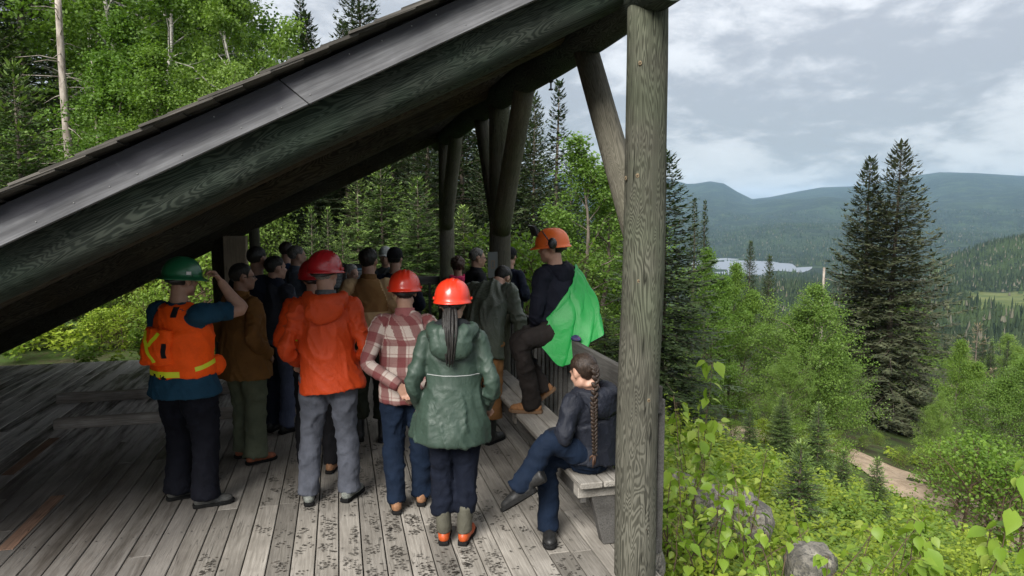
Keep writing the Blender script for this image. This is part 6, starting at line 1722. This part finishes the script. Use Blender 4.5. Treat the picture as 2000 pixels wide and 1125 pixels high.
# 14 pink hood, 15 glasses, 17 black cap behind the post
person(far_base(893, 8.9), 5, 1.55, 'person with curly brown hair and pink hood in front of the far post', dict(mat=F_black, off=.02), dict(mat=F_black), B_black, ARM_FRONT, hair=('curly', 'curly'), hood=dict(mat=fab('pink_fleece', (.55, .045, .13)), size=.92), seed=15, detail=.8)
person(far_base(931, 8.4), 78, 1.69, 'grey haired man with glasses and black jacket in profile left of the middle post', dict(mat=F_black, off=.02), dict(mat=F_black), B_black, ARM_FRONT, head=(12, -4, 0), hair=('crop', 'saltpepper'), glasses=True, seed=16, detail=.8, collar=F_black)
person(far_base(996, 9.0), 50, 1.66, 'person in black cap with white emblem hidden behind the middle post', dict(mat=F_navy, off=.02), dict(mat=F_black), B_black, ARM_FRONT, head=(-20, -10, 0), hat=('cap', F_black, PL['white']), hair=('crop', 'black'), seed=17, detail=.7)
# 16 olive raincoat, stooping over the bench
J = {'waist': (.0, .03, 1.08), 'chest': (.0, .13, 1.26), 'neck': (0, .27, 1.405), 'head': (.01, .385, 1.475), 'shR': (.195, .20, 1.375), 'shL': (-.195, .20, 1.375), 'elR': (.275, .215, 1.085), 'wrR': (.255, .30, .86), 'elL': (-.27, .26, 1.1), 'wrL': (-.12, .42, .97), 'anR': (.10, .0, .09), 'toeR': (.12, .17, .03), 'anL': (-.10, -.02, .09), 'toeL': (-.11, .16, .03)}
F_ol = fab('olive_raincoat', (.060, .072, .052), rough=.5, amt=.12, spec=.4, crease=.2)
person(at_px(942, 862), 40, 1.77, 'person in olive raincoat and brown trousers stooping over the bench', dict(mat=F_ol, off=.030, arm=.066, flare=.02, fold=(9, 1.6)), dict(mat=F_brown_pant, cuff=.35, hemr=.085), B_black, J, head=(8, -58, 0), hair=('short', 'black'), hood=dict(mat=F_ol, size=1.12), seed=18, hands=[('R', (.0, .25, -.95), (.85, -.5, 0), .35, 1)], hem=.16, legr=1.12, boot_h=.22, top_amp=.014)

# 18 man on the railing
W = {'pelvis': (1.775, 5.40, 1.205), 'waist': (1.77, 5.405, 1.315), 'chest': (1.755, 5.425, 1.49), 'neck': (1.735, 5.445, 1.675), 'head': (1.705, 5.46, 1.825),
     'shR': (1.885, 5.535, 1.605), 'shL': (1.595, 5.345, 1.60), 'elR': (1.955, 5.54, 1.35), 'wrR': (1.80, 5.44, 1.24), 'elL': (1.54, 5.33, 1.335), 'wrL': (1.585, 5.46, 1.17),
     'hipR': (1.79, 5.48, 1.18), 'hipL': (1.73, 5.31, 1.18), 'knL': (1.405, 5.27, 1.07), 'anL': (1.535, 5.40, .575), 'toeL': (1.40, 5.46, .51), 'knR': (1.44, 5.56, 1.03), 'anR': (1.645, 5.52, .64), 'toeR': (1.56, 5.60, .545)}
W['toeL'] = (1.40, 5.47, .515); W['anL'] = (1.525, 5.41, .552)
F_hoodie = fab('navy_hoodie', (.006, .007, .013)); 
p = person((1.60, 5.42, .462), -35, 1.78, 'man in orange earmuff helmet sitting on the railing with a bright green cape', dict(mat=F_hoodie, off=.022, arm=.066), dict(mat=fab('black_brown_trousers', (.016, .013, .012)), hemr=.072), B_brown, None, head=(-34, -4, 0), hat=('forestry', 'orange'), hair=('short', 'black'), hood=dict(mat=F_hoodie, size=1.0), worldJ=W, seed=19, legr=1.0, boot_h=.02, hem=-.02)
# the cape: pinned at the right shoulder, hanging across the back and over the rail
base = np.array([1.60, 5.42, .462])
bkd = -p['fw']; rgp = p['rg']
nu, nv = 60, 44
top_e = catmull([np.array(q) for q in ((1.62, 5.27, 1.30), (1.70, 5.27, 1.42), (1.82, 5.32, 1.56), (1.90, 5.47, 1.685), (1.93, 5.58, 1.66))], 9)
bot_e = catmull([np.array(q) for q in ((1.50, 5.28, 1.135), (1.67, 5.17, .90), (1.845, 5.10, 1.00), (1.99, 5.08, 1.16), (2.04, 5.22, 1.22))], 9)
def resamp(P, n): return np.stack([np.interp(np.linspace(0, len(P) - 1, n), np.arange(len(P)), P[:, k]) for k in range(3)], 1)
T_, B_ = resamp(top_e, nu), resamp(bot_e, nu); vv = np.linspace(0, 1, nv)[:, None, None]; uu = np.linspace(0, 1, nu)
S = T_[None] * (1 - vv) + B_[None] * vv
bulge = np.sin(np.pi * np.clip(vv[..., 0] * .95 + .05, 0, 1)) * (.035 + .05 * np.sin(np.pi * uu))[None]
S = S + (bkd * .9 + rgp * .25)[None, None] * bulge[..., None]
fan = np.abs(vnoise(np.stack([np.repeat((uu * 8.5)[None], nv, 0).ravel() + .8 * np.repeat(vv[:, 0, 0], nu), np.repeat(vv[:, 0, 0] * 1.1, nu), np.zeros(nu * nv)], 1), 5)).reshape(nv, nu)
fan2 = vnoise(np.stack([np.repeat((uu * 13)[None], nv, 0).ravel() - 2 * np.repeat(vv[:, 0, 0], nu), np.repeat(vv[:, 0, 0] * 3, nu), np.zeros(nu * nv)], 1), 9).reshape(nv, nu)
th = np.arctan2(np.repeat(vv[:, 0, 0], nu).reshape(nv, nu), 1.12 - np.repeat(uu[None], nv, 0)); dist_ = np.hypot(np.repeat(vv[:, 0, 0], nu).reshape(nv, nu), 1.0 - np.repeat(uu[None], nv, 0))
ray_f = np.sin(th * 15 + 1.4 * np.sin(th * 5) + dist_ * 1.5); ray_f = np.sign(ray_f) * np.abs(ray_f) ** .6
S = S + (bkd * .85 + rgp * .3)[None, None] * (ray_f * .014 * np.clip(dist_, 0, 1) ** .6)[..., None]
S = S + bkd[None, None] * ((fan ** .7 * .055 + fan2 * .006 - .02) * (.35 + .65 * vv[..., 0]))[..., None]
i0 = np.arange(nv - 1)[:, None]; j0 = np.arange(nu - 1)[None, :]; Fq = np.stack([i0 * nu + j0, i0 * nu + j0 + 1, (i0 + 1) * nu + j0 + 1, (i0 + 1) * nu + j0], -1).reshape(-1, 4)
F_cape = fab('bright_green_nylon', (.009, .23, .042), rough=.5, amt=.06, spec=.35, crease=.08)
me = MB().add(S.reshape(-1, 3) - base, [Fq]).mesh('cape', True, (F_cape,)); co_ = bpy.data.objects.new('cape', me); COL.objects.link(co_); co_.parent = p['root']
so = co_.modifiers.new('thick', 'SOLIDIFY'); so.thickness = .004; sb = co_.modifiers.new('sub', 'SUBSURF'); sb.levels = 1; sb.render_levels = 1
hemp = np.concatenate([S[-1], S[::-1, -1][:8]]) - base
child('cape_hem', MB().add(*tube_vf(hemp, .005, 6)), co_, F_black)
# patterned bundle on the rail beside him
m, t, b = new_mat('patterned_cloth')
oc = t.n.new('ShaderNodeTexCoord').outputs['Object']; n = t.noise(oc, 45, 3, .6, 1.0)
c = t.mix(t.ramp(n, .42, .5), (.016, .018, .055), (.035, .035, .10)); c = t.mix(t.ramp(n, .60, .64), c, (.16, .04, .07)); t.set(b.inputs['Base Color'], c); b.inputs['Roughness'].default_value = .8
V, F = ellipsoid_vf((0, 0, 0), (.034, .085, .026), 26, 16); V = V * (1 + .18 * fbm(V * 14, 4, 3))[:, None]; V[:, 2] = np.maximum(V[:, 2], -.0165)
o = link('cloth_bundle', MB().add(V, F).mesh('cloth_bundle', True, (m,)), None, (1.812, 5.15, 1.123), (0, 0, .1)); tag(o, 'blue and red patterned cloth bundle lying on the railing under the cape', 'bundle')

# 19 seated woman with braid
W = {'pelvis': (1.565, 4.08, .565), 'waist': (1.575, 4.07, .68), 'chest': (1.555, 4.05, .845), 'neck': (1.525, 4.03, 1.000), 'head': (1.470, 4.02, 1.118),
     'shR': (1.67, 4.09, .935), 'shL': (1.375, 3.955, .94), 'elR': (1.69, 4.17, .75), 'wrR': (1.48, 4.24, .70), 'elL': (1.305, 3.905, .76), 'wrL': (1.29, 4.10, .70),
     'hipR': (1.62, 4.20, .545), 'hipL': (1.57, 4.02, .545), 'knL': (1.225, 3.945, .715), 'anL': (1.05, 3.985, .43), 'toeL': (.925, 4.05, .33), 'knR': (1.275, 4.16, .515), 'anR': (1.285, 4.14, .09), 'toeR': (1.245, 3.98, .03)}
F_nj = fab('navy_rain_shell', (.007, .009, .016), rough=.68, spec=.3, crease=.2)
p = person((1.40, 4.10, .002), -20, 1.68, 'woman with long braid in navy jacket and jeans sitting cross legged on the bench', dict(mat=F_nj, off=.030, arm=.064, flare=.02), dict(mat=F_jean_blue, hemr=.070), B_black, None, head=(0, -22, 0), hair=('braid', 'brown'), hood=dict(mat=F_nj, size=1.15), worldJ=W, seed=20, boot_h=.08, hem=.01, top_amp=.011, build=(1.08, 1.05), legr=.94, detail=1.15)
hc, HR, hs = p['hc'], p['HR'], p['hs']; mb = MB(); base = np.array([1.40, 4.10, .002])
path = catmull([hc + HR @ (np.array((0, -.088, .035)) * hs), hc + HR @ (np.array((.004, -.118, -.015)) * hs), np.array((1.480, 3.860, .975)) - base, np.array((1.470, 3.830, .87)) - base, np.array((1.468, 3.815, .76)) - base, np.array((1.470, 3.815, .66)) - base], 8)
bd_ = -p['fw']; sd_ = p['rg']; nB = 48
for k in range(nB):
    f = k / (nB - 1); q = np.array([np.interp(f * (len(path) - 1), np.arange(len(path)), path[:, c]) for c in range(3)]); q2 = np.array([np.interp(min(len(path) - 1, f * (len(path) - 1) + .6), np.arange(len(path)), path[:, c]) for c in range(3)])
    tg = norm(q2 - q + 1e-6); sg = 1 if k % 2 else -1; r = .0215 * (1 - .42 * f); ax_ = norm(tg * .8 - sd_ * sg * .75)
    mb.add(*xf(ellipsoid_vf((0, 0, 0), (r * .70, r * 1.35, r * .72), 12, 8), np.stack([norm(np.cross(ax_, bd_)), ax_, bd_], 1), q + sd_ * sg * r * .62 + bd_ * .003))
child('braid', mb, p['root'], HAIR['brown'])
tail = path[-1]; mb = MB(); g = np.random.default_rng(2)
for i in range(14): e = g.normal(0, .008, 3); mb.add(*tube_vf(np.stack([tail, tail + np.array([0, 0, -.03]) + e, tail + np.array([0, 0, -.065]) + e * 1.2]), [.006, .006, .0015], 5))
child('braid_end', mb, p['root'], hair_mat('braid_tip_hair', (.035, .018, .011), (.085, .045, .028)))
child('hair_tie', MB().add(*ellipsoid_vf(tail, (.012, .012, .009), 10, 6)), p['root'], F_black)
run_jobs()
